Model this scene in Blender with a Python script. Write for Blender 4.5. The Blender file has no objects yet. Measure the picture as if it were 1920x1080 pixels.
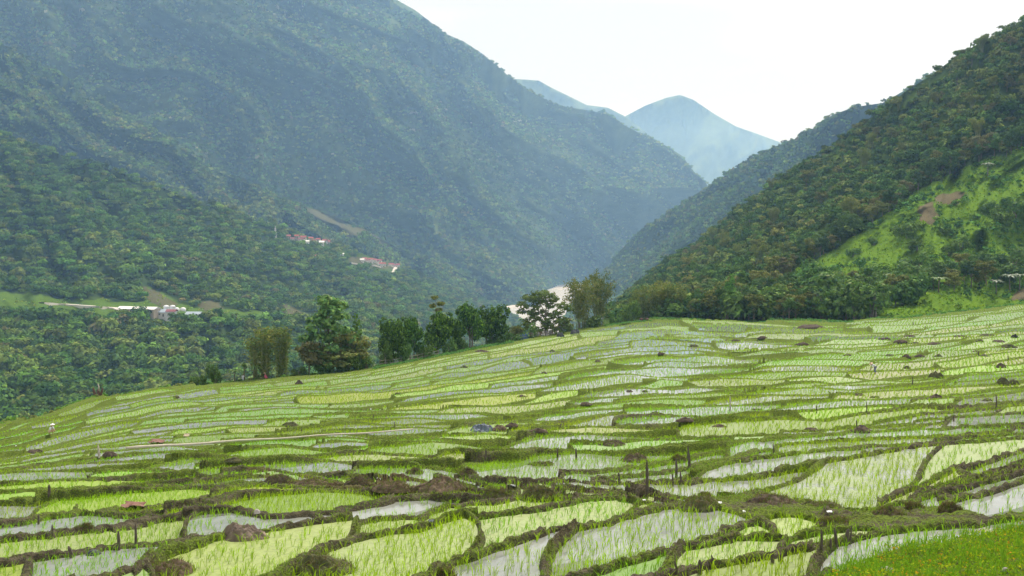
import bpy, bmesh, math, random
import numpy as np
from mathutils import Vector, Matrix
from mathutils.bvhtree import BVHTree

SC = bpy.context.scene
COL = SC.collection
R = math.radians
F, CX, HY = 1884.0, 960.0, 430.0        # focal length in photo pixels, image centre column, horizon row

# ------------------------------------------------------------------ camera
cam = bpy.data.objects.new("camera", bpy.data.cameras.new("camera"))
COL.objects.link(cam)
cam.location = (0, 0, 0)
cam.rotation_euler = (R(90), 0, 0)
cam.data.sensor_width = 36.0
cam.data.lens = 36.0 * F / 1920.0
cam.data.shift_y = -(540.0 - HY) / 1920.0
cam.data.clip_start = 0.5
cam.data.clip_end = 60000
SC.camera = cam

# ------------------------------------------------------------------ sky, sun, exposure
SUN_EL, SUN_AZ = 58.0, 25.0             # azimuth measured from forward (+y) to the right
world = bpy.data.worlds.new("World")
SC.world = world
world.use_nodes = True
nt = world.node_tree
nt.nodes.clear()
wout = nt.nodes.new("ShaderNodeOutputWorld")
sky = nt.nodes.new("ShaderNodeTexSky")
sky.sky_type = 'NISHITA'
sky.sun_disc = False
sky.sun_elevation = R(SUN_EL)
sky.sun_rotation = R(SUN_AZ)
bg1 = nt.nodes.new("ShaderNodeBackground")
bg1.inputs[1].default_value = 0.12
nt.links.new(sky.outputs[0], bg1.inputs[0])
bg2 = nt.nodes.new("ShaderNodeBackground")
bg2.inputs[1].default_value = 0.70
tc = nt.nodes.new("ShaderNodeTexCoord")
mp = nt.nodes.new("ShaderNodeMapping")
mp.inputs['Scale'].default_value = (1.6, 1.6, 9.0)
nz = nt.nodes.new("ShaderNodeTexNoise")
nz.inputs['Scale'].default_value = 1.7
nz.inputs['Detail'].default_value = 5
nz.inputs['Roughness'].default_value = 0.5
rp = nt.nodes.new("ShaderNodeValToRGB")
rp.color_ramp.elements[0].position = 0.42
rp.color_ramp.elements[0].color = (0.80, 0.80, 0.805, 1)
rp.color_ramp.elements[1].position = 0.62
rp.color_ramp.elements[1].color = (0.99, 0.975, 0.96, 1)
nt.links.new(tc.outputs['Generated'], mp.inputs[0])
nt.links.new(mp.outputs[0], nz.inputs['Vector'])
nt.links.new(nz.outputs[0], rp.inputs[0])
nt.links.new(rp.outputs[0], bg2.inputs[0])
mx = nt.nodes.new("ShaderNodeMixShader")
mx.inputs[0].default_value = 0.93
nt.links.new(bg1.outputs[0], mx.inputs[1])
nt.links.new(bg2.outputs[0], mx.inputs[2])
nt.links.new(mx.outputs[0], wout.inputs[0])

sun = bpy.data.objects.new("sun", bpy.data.lights.new("sun", 'SUN'))
COL.objects.link(sun)
sun.data.energy = 3.2
sun.data.angle = R(11)
sun.data.color = (1.0, 0.95, 0.86)
sd = Vector((math.sin(R(SUN_AZ)) * math.cos(R(SUN_EL)), math.cos(R(SUN_AZ)) * math.cos(R(SUN_EL)), math.sin(R(SUN_EL))))
sun.rotation_euler = sd.to_track_quat('Z', 'Y').to_euler()

SC.view_settings.view_transform = 'Standard'
SC.view_settings.look = 'None'
SC.view_settings.gamma = 1
SC.view_settings.exposure = 0.68

# ------------------------------------------------------------------ numeric helpers
rng = np.random.default_rng(7)
random.seed(7)

def _h(ix, iy, s):
    n = (ix.astype(np.int64) * 374761393 + iy.astype(np.int64) * 668265263 + s * 974634777) & 0xFFFFFFFF
    n = ((n ^ (n >> 13)) * 1274126177) & 0xFFFFFFFF
    n = n ^ (n >> 16)
    return (n & 0xFFFFFF) / float(0xFFFFFF) * 2 - 1

def vn(x, y, s=0):
    x = np.asarray(x, float); y = np.asarray(y, float)
    x, y = np.broadcast_arrays(x, y)
    ix = np.floor(x); iy = np.floor(y)
    fx = x - ix; fy = y - iy
    fx = fx * fx * (3 - 2 * fx); fy = fy * fy * (3 - 2 * fy)
    a = _h(ix, iy, s); b = _h(ix + 1, iy, s); c = _h(ix, iy + 1, s); d = _h(ix + 1, iy + 1, s)
    return (a * (1 - fx) + b * fx) * (1 - fy) + (c * (1 - fx) + d * fx) * fy

def fbm(x, y, o=4, s=0):
    t = 0; a = 1.0; n = 0
    for k in range(o):
        t = t + a * vn(x * 2 ** k, y * 2 ** k, s + k * 17); n += a; a *= 0.5
    return t / n

def sstep(a, b, x):
    t = np.clip((x - a) / (b - a), 0, 1)
    return t * t * (3 - 2 * t)

def pchip(xs, ys):
    xs = np.array(xs, float); ys = np.array(ys, float)
    h = np.diff(xs); dl = np.diff(ys) / h
    m = np.zeros_like(ys)
    m[1:-1] = np.where(dl[1:] * dl[:-1] > 0, 2 * dl[1:] * dl[:-1] / (dl[1:] + dl[:-1] + 1e-12), 0)
    m[0] = dl[0]; m[-1] = dl[-1]
    def f(x):
        x = np.clip(x, xs[0], xs[-1])
        i = np.clip(np.searchsorted(xs, x) - 1, 0, len(h) - 1)
        t = (x - xs[i]) / h[i]
        return ((2*t**3 - 3*t**2 + 1) * ys[i] + (t**3 - 2*t**2 + t) * h[i] * m[i]
                + (-2*t**3 + 3*t**2) * ys[i+1] + (t**3 - t**2) * h[i] * m[i+1])
    return f

def polyl(pts, x, col=1):
    p = np.array(pts, float)
    return np.interp(x, p[:, 0], p[:, col])

def in_poly(px, py, poly):
    px = np.asarray(px, float); py = np.asarray(py, float)
    ins = np.zeros(np.broadcast(px, py).shape, bool)
    n = len(poly)
    for i in range(n):
        x1, y1 = poly[i]; x2, y2 = poly[(i + 1) % n]
        if y1 == y2: continue
        c = ((y1 > py) != (y2 > py)) & (px < (x2 - x1) * (py - y1) / (y2 - y1) + x1)
        ins ^= c
    return ins

# ------------------------------------------------------------------ mesh helpers
def mesh_np(name, V, faces, mats=(), col=None, smooth=False, matidx=None):
    """faces: list of int arrays of shape (n,3) or (n,4)."""
    me = bpy.data.meshes.new(name)
    V = np.ascontiguousarray(V, dtype=np.float32)
    me.vertices.add(len(V)); me.vertices.foreach_set("co", V.ravel())
    loops = np.concatenate([f.ravel() for f in faces]).astype(np.int32)
    tot = np.concatenate([np.full(len(f), f.shape[1], np.int32) for f in faces])
    start = np.concatenate([[0], np.cumsum(tot)[:-1]]).astype(np.int32)
    me.loops.add(len(loops)); me.loops.foreach_set("vertex_index", loops)
    me.polygons.add(len(tot)); me.polygons.foreach_set("loop_start", start)
    try: me.polygons.foreach_set("loop_total", tot)
    except Exception: pass
    if matidx is not None: me.polygons.foreach_set("material_index", np.asarray(matidx, np.int32))
    me.polygons.foreach_set("use_smooth", np.full(len(tot), smooth))
    me.update(calc_edges=True)
    for m in mats: me.materials.append(m)
    if col is not None:
        c = np.ones((len(V), 4), np.float32); c[:, :col.shape[1]] = col
        a = me.color_attributes.new("tint", 'FLOAT_COLOR', 'POINT')
        a.data.foreach_set("color", c.ravel())
    return me

def link(name, me, parent=None, loc=None):
    o = bpy.data.objects.new(name, me); COL.objects.link(o)
    if parent is not None: o.parent = parent
    if loc is not None: o.location = loc
    return o

def tag(o, label=None, cat=None, group=None, kind=None):
    if label: o['label'] = label
    if cat: o['category'] = cat
    if group: o['group'] = group
    if kind: o['kind'] = kind
    return o

def empty(name, loc, label, cat, group=None, rz=0.0, sc=1.0):
    o = bpy.data.objects.new(name, None); COL.objects.link(o)
    o.location = loc; o.rotation_euler = (0, 0, rz)
    o.scale = (sc, sc, sc) if not isinstance(sc, tuple) else sc
    return tag(o, label, cat, group)

def copy_tree(o, parent=None):
    c = o.copy(); COL.objects.link(c); c.parent = parent
    for ch in o.children: copy_tree(ch, c)
    return c

class MB:
    """collects simple shapes into one mesh"""
    def __init__(s): s.V = []; s.F3 = []; s.F4 = []; s.n = 0
    def add(s, V, F):
        V = np.asarray(V, float); s.V.append(V)
        for f in F:
            (s.F4 if len(f) == 4 else s.F3).append([i + s.n for i in f])
        s.n += len(V)
    def box(s, c, d, rz=0.0):
        c = np.array(c); hx, hy, hz = np.array(d) / 2
        V = np.array([[x, y, z] for x in (-hx, hx) for y in (-hy, hy) for z in (-hz, hz)])
        ca, sa = math.cos(rz), math.sin(rz)
        V = np.c_[V[:, 0] * ca - V[:, 1] * sa, V[:, 0] * sa + V[:, 1] * ca, V[:, 2]] + c
        s.add(V, [(0,1,3,2),(4,6,7,5),(0,4,5,1),(2,3,7,6),(0,2,6,4),(1,5,7,3)])
    def tube(s, pts, rad, n=6, cap=True):
        pts = np.array(pts, float); rad = np.broadcast_to(np.array(rad, float), (len(pts),))
        T = np.gradient(pts, axis=0); T /= np.linalg.norm(T, axis=1)[:, None] + 1e-9
        ref = np.array([0, 0, 1.0]) if abs(T[0][2]) < 0.8 else np.array([1.0, 0, 0])
        A = np.cross(T, ref); A /= np.linalg.norm(A, axis=1)[:, None] + 1e-9
        B = np.cross(T, A)
        an = np.linspace(0, 2 * np.pi, n, endpoint=False)
        V = (pts[:, None] + rad[:, None, None] * (np.cos(an)[None, :, None] * A[:, None] + np.sin(an)[None, :, None] * B[:, None])).reshape(-1, 3)
        Fs = []
        for i in range(len(pts) - 1):
            for k in range(n):
                k2 = (k + 1) % n
                Fs.append((i*n+k, i*n+k2, (i+1)*n+k2, (i+1)*n+k))
        if cap:
            V = np.vstack([V, pts[0], pts[-1]]); a = len(V) - 2
            for k in range(n):
                k2 = (k + 1) % n
                Fs.append((a, k2, k)); Fs.append((a + 1, (len(pts)-1)*n+k, (len(pts)-1)*n+k2))
        s.add(V, Fs)
    def mesh(s, name, mat, smooth=False):
        fs = []
        if s.F4: fs.append(np.array(s.F4))
        if s.F3: fs.append(np.array(s.F3))
        return mesh_np(name, np.vstack(s.V), fs, [mat], smooth=smooth)
    def build(s, name, mat, parent=None, smooth=False, loc=None):
        return link(name, s.mesh(name, mat, smooth), parent, loc)

# ------------------------------------------------------------------ materials
def newmat(name):
    m = bpy.data.materials.new(name); m.use_nodes = True
    t = m.node_tree; b = t.nodes["Principled BSDF"]
    return m, t, b

def N(t, typ, **kw):
    n = t.nodes.new(typ)
    for k, v in kw.items(): setattr(n, k, v)
    return n

def noise(t, scale, detail=4, rough=0.55, vec=None):
    n = N(t, "ShaderNodeTexNoise"); n.inputs['Scale'].default_value = scale
    n.inputs['Detail'].default_value = detail; n.inputs['Roughness'].default_value = rough
    if vec is None:
        tc = N(t, "ShaderNodeTexCoord"); vec = tc.outputs['Object']
    t.links.new(vec, n.inputs['Vector'])
    return n

def ramp(t, src, stops):
    r = N(t, "ShaderNodeValToRGB"); e = r.color_ramp.elements
    while len(e) < len(stops): e.new(0.5)
    for el, (p, c) in zip(e, stops):
        el.position = p; el.color = (*c, 1) if len(c) == 3 else c
    t.links.new(src, r.inputs[0]); return r

def mixc(t, mode, fac, a, b):
    m = N(t, "ShaderNodeMix", data_type='RGBA', blend_type=mode)
    for i, v in ((0, fac), (6, a), (7, b)):
        if isinstance(v, (int, float)): m.inputs[i].default_value = v
        elif isinstance(v, tuple): m.inputs[i].default_value = (*v, 1)
        else: t.links.new(v, m.inputs[i])
    return m.outputs[2]

def simple(name, c, rough=0.8, var=0.25, scale=3.0, metallic=0.0, bump=0.0):
    m, t, b = newmat(name)
    n = noise(t, scale)
    r = ramp(t, n.outputs[0], [(0.3, tuple(x * (1 - var) for x in c)), (0.7, tuple(min(1, x * (1 + var)) for x in c))])
    t.links.new(r.outputs[0], b.inputs['Base Color'])
    b.inputs['Roughness'].default_value = rough
    b.inputs['Metallic'].default_value = metallic
    if bump:
        bp = N(t, "ShaderNodeBump"); bp.inputs['Strength'].default_value = bump
        t.links.new(n.outputs[0], bp.inputs['Height']); t.links.new(bp.outputs[0], b.inputs['Normal'])
    return m

def leafmat(name, c=(1, 1, 1), trans=0.35, rnd=0.25, gloss=0.0, hue=0.0):
    """vertex tint x base colour, each object a little different"""
    m = bpy.data.materials.new(name); m.use_nodes = True
    t = m.node_tree; t.nodes.clear()
    out = N(t, "ShaderNodeOutputMaterial")
    at = N(t, "ShaderNodeVertexColor"); at.layer_name = "tint"
    oi = N(t, "ShaderNodeObjectInfo")
    mr = N(t, "ShaderNodeMapRange"); mr.inputs[3].default_value = 1 - rnd; mr.inputs[4].default_value = 1 + rnd
    t.links.new(oi.outputs['Random'], mr.inputs[0])
    hs = N(t, "ShaderNodeHueSaturation")
    t.links.new(mixc(t, 'MULTIPLY', 1.0, at.outputs[0], c), hs.inputs['Color'])
    t.links.new(mr.outputs[0], hs.inputs['Value'])
    if hue:
        mr2 = N(t, "ShaderNodeMapRange"); mr2.inputs[3].default_value = 0.5 - hue; mr2.inputs[4].default_value = 0.5 + hue
        wn = N(t, "ShaderNodeTexWhiteNoise", noise_dimensions='1D'); t.links.new(oi.outputs['Random'], wn.inputs['W'])
        t.links.new(wn.outputs[0], mr2.inputs[0]); t.links.new(mr2.outputs[0], hs.inputs['Hue'])
    d = N(t, "ShaderNodeBsdfDiffuse"); tr = N(t, "ShaderNodeBsdfTranslucent"); mxs = N(t, "ShaderNodeMixShader")
    mxs.inputs[0].default_value = trans
    t.links.new(hs.outputs[0], d.inputs[0]); t.links.new(hs.outputs[0], tr.inputs[0])
    t.links.new(d.outputs[0], mxs.inputs[1]); t.links.new(tr.outputs[0], mxs.inputs[2])
    last = mxs.outputs[0]
    if gloss:
        g = N(t, "ShaderNodeBsdfGlossy"); g.inputs['Roughness'].default_value = 0.45
        m2 = N(t, "ShaderNodeMixShader"); m2.inputs[0].default_value = gloss
        t.links.new(last, m2.inputs[1]); t.links.new(g.outputs[0], m2.inputs[2]); last = m2.outputs[0]
    t.links.new(last, out.inputs[0])
    return m

M_leaf = leafmat("leaf", trans=0.28, rnd=0.22, gloss=0.012, hue=0.012)
M_rice = leafmat("rice_blade", trans=0.45, rnd=0.0)
M_canopy = leafmat("canopy", trans=0.15, rnd=0.0)
M_bark = simple("bark", (0.16, 0.13, 0.10), 0.9, 0.35, 4.0, bump=0.4)
M_culm = simple("bamboo_culm", (0.20, 0.22, 0.08), 0.6, 0.35, 2.0)

# ------------------------------------------------------------------ the paddy field as a surface
zq = pchip([560, 640, 720, 800, 870, 940, 1080, 1210, 1300, 1500, 1800],
           [-41, -29, -20.8, -14.7, -10.9, -8.6, -6.9, -5.9, -5.2, -4.0, -2.6])
def qof(px, row): return row + 0.135 * (np.clip(px, -400, 2400) - 960)
def zsm(px, row): return zq(qof(px, row))
def ysm(px, row): return -zsm(px, row) / ((row - HY) / F)

EDGE = [(-700,1000),(-400,920),(-200,865),(0,801),(100,774),(183,750),(300,730),(450,716),(600,703),(700,691),(800,672),
        (900,652),(960,642),(1040,629),(1100,616),(1180,604),(1250,599),(1400,603),(1600,603),(1700,595),(1800,583),
        (1920,568),(2100,540),(2400,500)]
T = {}
T['a'] = [(900,1150),(1200,1098),(1310,1070),(1447,1050),(1513,1037),(1597,1017),(1647,1007),(1713,998),(1780,993),(1860,986),(1920,978)]
T['b'] = [(900,1122),(1133,1073),(1280,1031),(1380,1014),(1485,1013),(1547,998),(1607,991),(1657,991),(1713,988),(1860,978),(1920,970)]
T['c2'] = [(900,1116),(1133,1068),(1280,1027),(1345,1011),(1363,997),(1413,983),(1467,964),(1513,971),(1563,983),(1613,988),(1713,984),(1860,973),(1920,964)]
T['c'] = [(600,1135),(760,1098),(853,1062),(940,1040),(1007,1020),(1073,1003),(1140,990),(1207,970),(1240,961),(1280,958),(1413,962),(1467,958),(1513,965),(1613,982),(1700,975),(1860,965),(1920,956)]
D_ = [(0,1180),(500,1090),(560,1060),(600,1037),(640,1027),(723,1012),(783,1007),(820,993),(853,983),(923,973),(1007,960),(1073,947),(1107,937),(1157,933),(1207,943),(1280,950)]
J_ = [(1400,954),(1513,958),(1613,972),(1640,968),(1700,953),(1727,933),(1747,927),(1813,910),(1847,900),(1920,883)]
T['k'] = [(x, y + 5) for x, y in D_] + [(1513,961),(1613,976),(1700,968),(1765,961),(1772,948),(1785,940),(1850,925),(1920,905)]
T['j'] = [(x, y + 2) for x, y in D_] + J_
T['d'] = D_ + [(x, y - 3) for x, y in J_]
Dm = [(x, y - 3) for x, y in D_[-4:]] + [(x, y - 6) for x, y in J_]
T['e'] = [(0,1130),(250,1085),(310,1047),(400,1020),(500,1010),(640,990),(707,981),(783,979),(807,967),(840,957),(923,947),(973,934),(1057,933)] + [p for p in Dm if p[0] > 1100]
T['f'] = [(0,1070),(67,1060),(150,1047),(200,1040),(267,1032),(333,1027),(367,1020),(400,1016),(500,1006),(640,986),(707,977),(783,975),(807,963),(840,953),(923,943),(973,930),(1057,929)] + [(x, y - 3) for x, y in Dm if x > 1100]
T['g'] = [(0,1033),(100,1020),(213,1007),(300,987),(367,978),(433,973),(500,985),(583,977),(640,967),(707,950),(740,938),(807,931),(873,931),(940,934),(1057,925)] + [(x, y - 5) for x, y in Dm if x > 1100]
T['g1'] = [(0,1002),(83,987),(150,979),(217,980),(333,972),(400,965),(450,950),(500,941),(567,935),(640,931),(707,927),(773,923),(870,920),(1000,922),(1100,922)] + [(x, y - 8) for x, y in Dm if x > 1150]
T['h'] = [(0,985),(100,975),(177,977),(220,965),(317,955),(450,925),(560,918),(640,917),(870,918),(940,925),(1057,921)] + [(x, y - 10) for x, y in Dm if x > 1150]
T['il'] = [(0,960),(300,930),(500,910),(640,909),(870,914),(1000,921),(1100,922),(1200,925),(1290,932),(1350,935),(1400,930),(1430,922),(1480,935),(1560,950),(1615,964),(1638,957),(1648,941),(1680,925),(1740,905),(1790,880),(1830,868),(1920,840)]
T['iu'] = [(0,953),(300,922),(500,904),(640,904),(870,910),(1000,917),(1100,919),(1200,921),(1290,914),(1330,906),(1430,893),(1500,882),(1560,872),(1640,858),(1700,848),(1800,835),(1880,830),(1920,826)]
T['pp'] = [(0,950),(300,918),(500,902),(640,901),(870,908),(1000,915),(1100,916),(1207,907),(1280,896),(1407,863),(1613,840),(1700,834),(1920,815)]
T['p'] = [(0,947),(300,913),(500,899),(640,898),(870,906),(940,911),(1000,913),(1100,914),(1140,905),(1207,895),(1280,879),(1423,845),(1600,829),(1700,822),(1920,804)]
T['q'] = [(0,936),(300,904),(500,892),(640,888),(840,886),(862,884),(900,899),(940,898),(1027,903),(1107,897),(1173,883),(1273,863),(1400,838),(1600,815),(1920,792)]
T['rl'] = [(0,921),(300,892),(500,880),(640,873),(780,870),(860,871),(900,881),(973,874),(1007,863),(1140,858),(1280,843),(1500,818),(1920,778)]

NCOL, NROW = 1340, 1080
pxs = np.linspace(-330, 2250, NCOL)
edge = polyl(EDGE, pxs)
def ext(pts):
    """continue a traced line with the hillside's own tilt beyond the traced columns"""
    p = np.array(pts, float)
    r = np.interp(pxs, p[:, 0], p[:, 1])
    r = np.where(pxs < p[0, 0], p[0, 1] - 0.135 * (pxs - p[0, 0]), r)
    return np.where(pxs > p[-1, 0], p[-1, 1] - 0.135 * (pxs - p[-1, 0]), r)
order = ['a', 'b', 'c2', 'c', 'k', 'j', 'd', 'e', 'f', 'g', 'g1', 'h', 'il', 'iu', 'pp', 'p', 'q', 'rl']
L = [ext(T['a']) + d + 10 * vn(pxs / 230, d) for d in (420, 340, 260, 190, 120, 55)] + [ext(T[k]) for k in order]
NTR = len(L)
iu = L[-1]
kr = np.ones(221) / 221; iu_s = np.convolve(np.pad(iu, 110, mode='reflect', reflect_type='odd'), kr, mode='valid')
# procedural contour lines between the last traced one and the far edge
span = 866 - 640.0
tq = []; cur = 0.0
prng = np.random.default_rng(3)
while True:
    sp = np.interp(cur, [0, 40, 110, 190, 268], [12.5, 9.5, 7.8, 6.8, 6.0]) * prng.uniform(0.55, 1.5)
    cur += sp
    if cur > span - 3: break
    tq.append(cur / span)
for i, t in enumerate(tq):
    base = (iu * max(0, 1 - t * 5) + iu_s * min(1, t * 5)) * (1 - t) + edge * t
    thick = np.interp(t * span, [0, 110, 268], [9, 5.5, 3.6])
    wl = np.interp(t, [0, 0.5, 1], [240, 150, 90])
    L.append(base + thick * (0.9 * vn(pxs / wl, i * 0.43, 5) + 0.55 * vn(pxs / (wl * 0.42), i * 0.9, 9) + 0.12 * vn(pxs / (wl * .15), i * 1.9, 19)))
L.append(edge + 0.0)
L = np.array(L)
for i in range(NTR): L[i] += 1.8 * vn(pxs / 40, i * 3.1, 33) + 0.8 * vn(pxs / 15, i * 3.1, 34)
for k in range(1, len(L) - 1):           # keep the order, let lines come close
    mg = 0.5 if k < NTR else 1.6 + 2.4 * sstep(-.5, .3, vn(pxs / 160, k * .37, 77))
    L[k] = np.minimum(L[k], L[k - 1] - mg)
for k in range(len(L) - 2, -1, -1):
    L[k] = np.maximum(L[k], L[k + 1] + 0.5)
NL = len(L)
Lp = np.gradient(L, pxs, axis=1)

# grid of vertices: rows from near to the far edge
tt = np.linspace(0, 1, NROW - 70)
rowm = np.vstack([np.linspace(1600, 1126, 70)[:, None] * np.ones(NCOL), 1125 + (edge[None] - 1125) * tt[:, None]])
PX = np.broadcast_to(pxs, rowm.shape)
# every contour line keeps nearly one height along its length
ZL = zsm(pxs[None], L)
gw = np.exp(-0.5 * (np.arange(-330, 331) / 125.0) ** 2); gw /= gw.sum()
ZL = np.array([np.convolve(np.pad(z, 330, mode='reflect', reflect_type='odd'), gw, mode='valid') for z in ZL])
for k in range(1, NL): ZL[k] = np.minimum(ZL[k], ZL[k - 1] - 0.04)
Zs = np.empty(rowm.shape)
for c in range(NCOL): Zs[:, c] = np.interp(-rowm[:, c], -L[:, c], ZL[:, c])
Zs += np.maximum(rowm - L[0], 0) * 0.003
Y = -Zs / ((rowm - HY) / F); X = (PX - CX) / F * Y
Yr = np.abs(np.gradient(Y, axis=0) / (np.gradient(rowm, axis=0)))          # metres of depth per row
K = np.zeros(rowm.shape, int)
for c in range(NCOL):
    K[:, c] = NL - 1 - np.searchsorted(L[::-1, c], rowm[:, c], side='left')
# K = index of the contour line just below (uphill of) the vertex; band K lies between lines K and K+1
Kc = np.clip(K, 0, NL - 2)
ci = np.broadcast_to(np.arange(NCOL), rowm.shape)
up = L[Kc, ci]; dn = L[Kc + 1, ci]
MPX = Y / F
def wdist(D, slope):
    g = np.sqrt((slope / MPX) ** 2 + (1 / Yr) ** 2)
    return np.abs(D) / g
du = wdist(up - rowm, Lp[Kc, ci]); dd = wdist(rowm - dn, Lp[Kc + 1, ci])
frac = np.clip((up - rowm) / np.maximum(up - dn, 0.5), 0, 1)
dv = np.full(rowm.shape, 99.0); CELL = np.zeros(rowm.shape, int)
for k in range(NL - 1):
    m = Kc == k
    if not m.any(): continue
    t_ = np.interp(k, [NTR, NL - 1], [0, 1])
    if k < 6: spc = 420
    elif k < NTR: spc = 430
    else: spc = np.interp(t_, [0, .4, 1], [430, 330, 190])
    p = -400 + prng.uniform(0, spc)
    gap = float(np.median(L[k] - L[k + 1]))
    px_m = PX[m]; fr = frac[m]; dv_m = dv[m]; ce = CELL[m]
    gapm = (up - dn)[m]
    if k < NTR + 3:      # a band pinched off between two merged lines starts a new paddy
        col_open = (L[k] - L[k + 1]) > 3.2
        comp = np.cumsum(np.concatenate([[0], (np.diff(col_open.astype(int)) != 0).astype(int)]))
        ce = ce + comp[ci[m]] * 40
    while p < 2300:
        sl = (prng.uniform(3.0, 8.0) if prng.random() < 0.7 else prng.uniform(-4, .5))
        if k < NTR: sl *= 0.3
        off = sl * gapm * (fr - 0.3) + 0.25 * gapm * np.sin(fr * 6 + p)
        sdv = px_m - (p + off)
        wd = np.abs(sdv) * MPX[m] / np.sqrt(1 + (sl * MPX[m] / Yr[m]) ** 2)
        dv_m = np.minimum(dv_m, wd); ce = ce + (sdv > 0)
        p += spc * prng.uniform(0.5, 1.6)
    dv[m] = dv_m; CELL[m] = ce
CID = Kc * 4000 + CELL
_, CID = np.unique(CID, return_inverse=True); CID = CID.reshape(rowm.shape)
nc = int(CID.max()) + 1
cnt = np.bincount(CID.ravel(), minlength=nc)
wgt = (frac > 0.35).astype(float) + 0.15
zw_cell = np.bincount(CID.ravel(), weights=(Zs * wgt).ravel(), minlength=nc) / np.maximum(np.bincount(CID.ravel(), weights=wgt.ravel(), minlength=nc), 1e-6)
zw_cell -= 0.10
zh = 0.16 + 0.0016 * Y
ZW = np.clip(zw_cell[CID], Zs - zh, Zs + zh)
# water level of band k in every column (at mid band)
ZWB = np.full((NL, NCOL), np.nan)
for k in range(NL - 1):
    mid = 0.5 * (L[k] + L[k + 1])
    r = np.clip(np.round(np.interp(mid, [0, 1], [0, 1])), 0, 9999)
    tcol = np.where(mid > 1125, (1600 - mid) / (1600 - 1126) * 69, 70 + (1125 - mid) / (1125 - edge) * (NROW - 71))
    ri = np.clip(np.round(tcol).astype(int), 0, NROW - 1)
    ok = Kc[ri, np.arange(NCOL)] == k
    ZWB[k] = np.where(ok, ZW[ri, np.arange(NCOL)], Zs[ri, np.arange(NCOL)] - 0.05)
ZWB[NL - 1] = ZWB[NL - 2]
hb = np.interp(Y, [0, 30, 60, 300], [0.13, 0.12, 0.085, 0.10]) + 0.03 * fbm(X * 0.35, Y * 0.35, 2, 60)
wb = (0.115 + 0.0018 * Y) * (1 + 0.35 * fbm(X * 0.5, Y * 0.5, 2, 61))
Ku = np.clip(Kc - 1, 0, NL - 1)
top_dn = np.minimum(ZWB[Kc, ci] + hb, ZW + 0.38 + 0.002 * Y); top_dn = np.maximum(top_dn, ZW + 0.06)
top_up = np.minimum(ZWB[Ku, ci] + hb, ZW + 0.75 + 0.004 * Y); top_up = np.maximum(top_up, ZW + 0.05)
gapw = wdist(up - dn, 0.5 * (Lp[Kc, ci] + Lp[np.clip(Kc + 1, 0, NL - 1), ci]))
wb = np.maximum(np.minimum(wb, np.interp(Y, [30, 60, 120], [.2, .15, .13]) * gapw), 0.045)
m_dn = 1 - sstep(0.45, 1.15, dd / wb); m_up = 1 - sstep(0.4, 1.1, du / wb)
m_dv = 1 - sstep(0.35, 1.15, dv / (wb * 1.0))
bed = ZW - 0.10
top_dv = ZW + hb * 1.15
G = np.maximum(np.maximum(bed + (top_dn - bed) * m_dn, bed + np.maximum(top_up - bed, 0.05) * m_up), bed + (top_dv - bed) * m_dv)
BM = np.maximum(np.maximum(m_dn, m_up), m_dv)
# dry ground: foreground bank, weedy corner, the verge at the far edge
WEEDS = [(1440,1170),(1560,1100),(1640,1062),(1760,1034),(1850,1018),(1960,992),(2300,940),(2300,1700),(1440,1700)]
BANK = [(1290,955),(1350,938),(1420,925),(1480,940),(1620,970),(1700,960),(1790,955),(1880,978),(1840,994),(1620,992),(1500,970),(1400,968)]
weed_m = in_poly(PX, rowm, WEEDS); bank_m = in_poly(PX, rowm, BANK)
mid_bank = in_poly(PX, rowm, [(420,882),(520,893),(640,903),(880,909),(900,918),(830,926),(640,920),(500,908)])
verge = (rowm - edge < 4.0)
left_v = (PX < 470) & (rowm - edge < 9)
dry = weed_m | bank_m | verge
dryf = dry.astype(float)
for _ in range(3):
    dryf = (dryf + np.roll(dryf, 1, 0) + np.roll(dryf, -1, 0) + np.roll(dryf, 1, 1) + np.roll(dryf, -1, 1)) / 5
drytop = Zs + 0.10 + 0.10 * fbm(X * 0.7, Y * 0.7, 3, 71) + 0.10 * weed_m
G = np.maximum(G, G * (1 - dryf) + np.maximum(drytop, ZW + 0.1) * dryf)
BM = np.maximum(BM, dryf)
rough = np.where(Y < 80, 1, 0.4)
G = G + BM * (0.085 * fbm(X * 3.1, Y * 3.1, 3, 81) + 0.030 * vn(X * 9, Y * 9, 82)) * rough
# verge rounds off at the edge
def grid_faces(nr, ncl):
    a = (np.arange(nr - 1)[:, None] * ncl + np.arange(ncl - 1)[None]).ravel()
    return np.c_[a, a + 1, a + ncl + 1, a + ncl]
V = np.stack([X, Y, G], -1)
# slope falling away beyond the far edge down to the valley bottom
fall = []
for dist, drop in ((3, 1.2), (8, 4), (20, 13), (60, 48), (140, 115), (260, 215)):
    Xe, Ye, Ge = X[-1], Y[-1], G[-1]
    dx, dy = -0.35, 0.94
    fall.append(np.stack([Xe + dx * dist, Ye + dy * dist, np.maximum(Ge - drop, -238)], -1))
Vall = np.concatenate([V, np.array(fall)], 0)
grass_amt = np.clip(0.55 + 0.55 * fbm(X * 0.12, Y * 0.12, 3, 90) + 0.35 * vn(X * 0.9, Y * 0.9, 91) + np.clip((Y - 32) / 70, 0, 0.75) + 0.5 * bank_m * vn(X, Y, 4), 0, 1)
grass_amt = np.where(weed_m, 1.0, grass_amt)
grass_amt = np.vstack([grass_amt, np.full((len(fall), NCOL), 1.0)])
gcol = np.zeros((*Vall.shape[:2], 3)); gcol[..., 0] = grass_amt
gcol[:, :, 1] = np.vstack([mid_bank * 0.5, np.zeros((len(fall), NCOL))])
m_ground, t, b = newmat("terrace_mud")
at = N(t, "ShaderNodeVertexColor"); at.layer_name = "tint"
sep = N(t, "ShaderNodeSeparateColor"); t.links.new(at.outputs[0], sep.inputs[0])
n1 = noise(t, 2.2, 6, 0.7); n2 = noise(t, 14, 4, 0.6)
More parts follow.
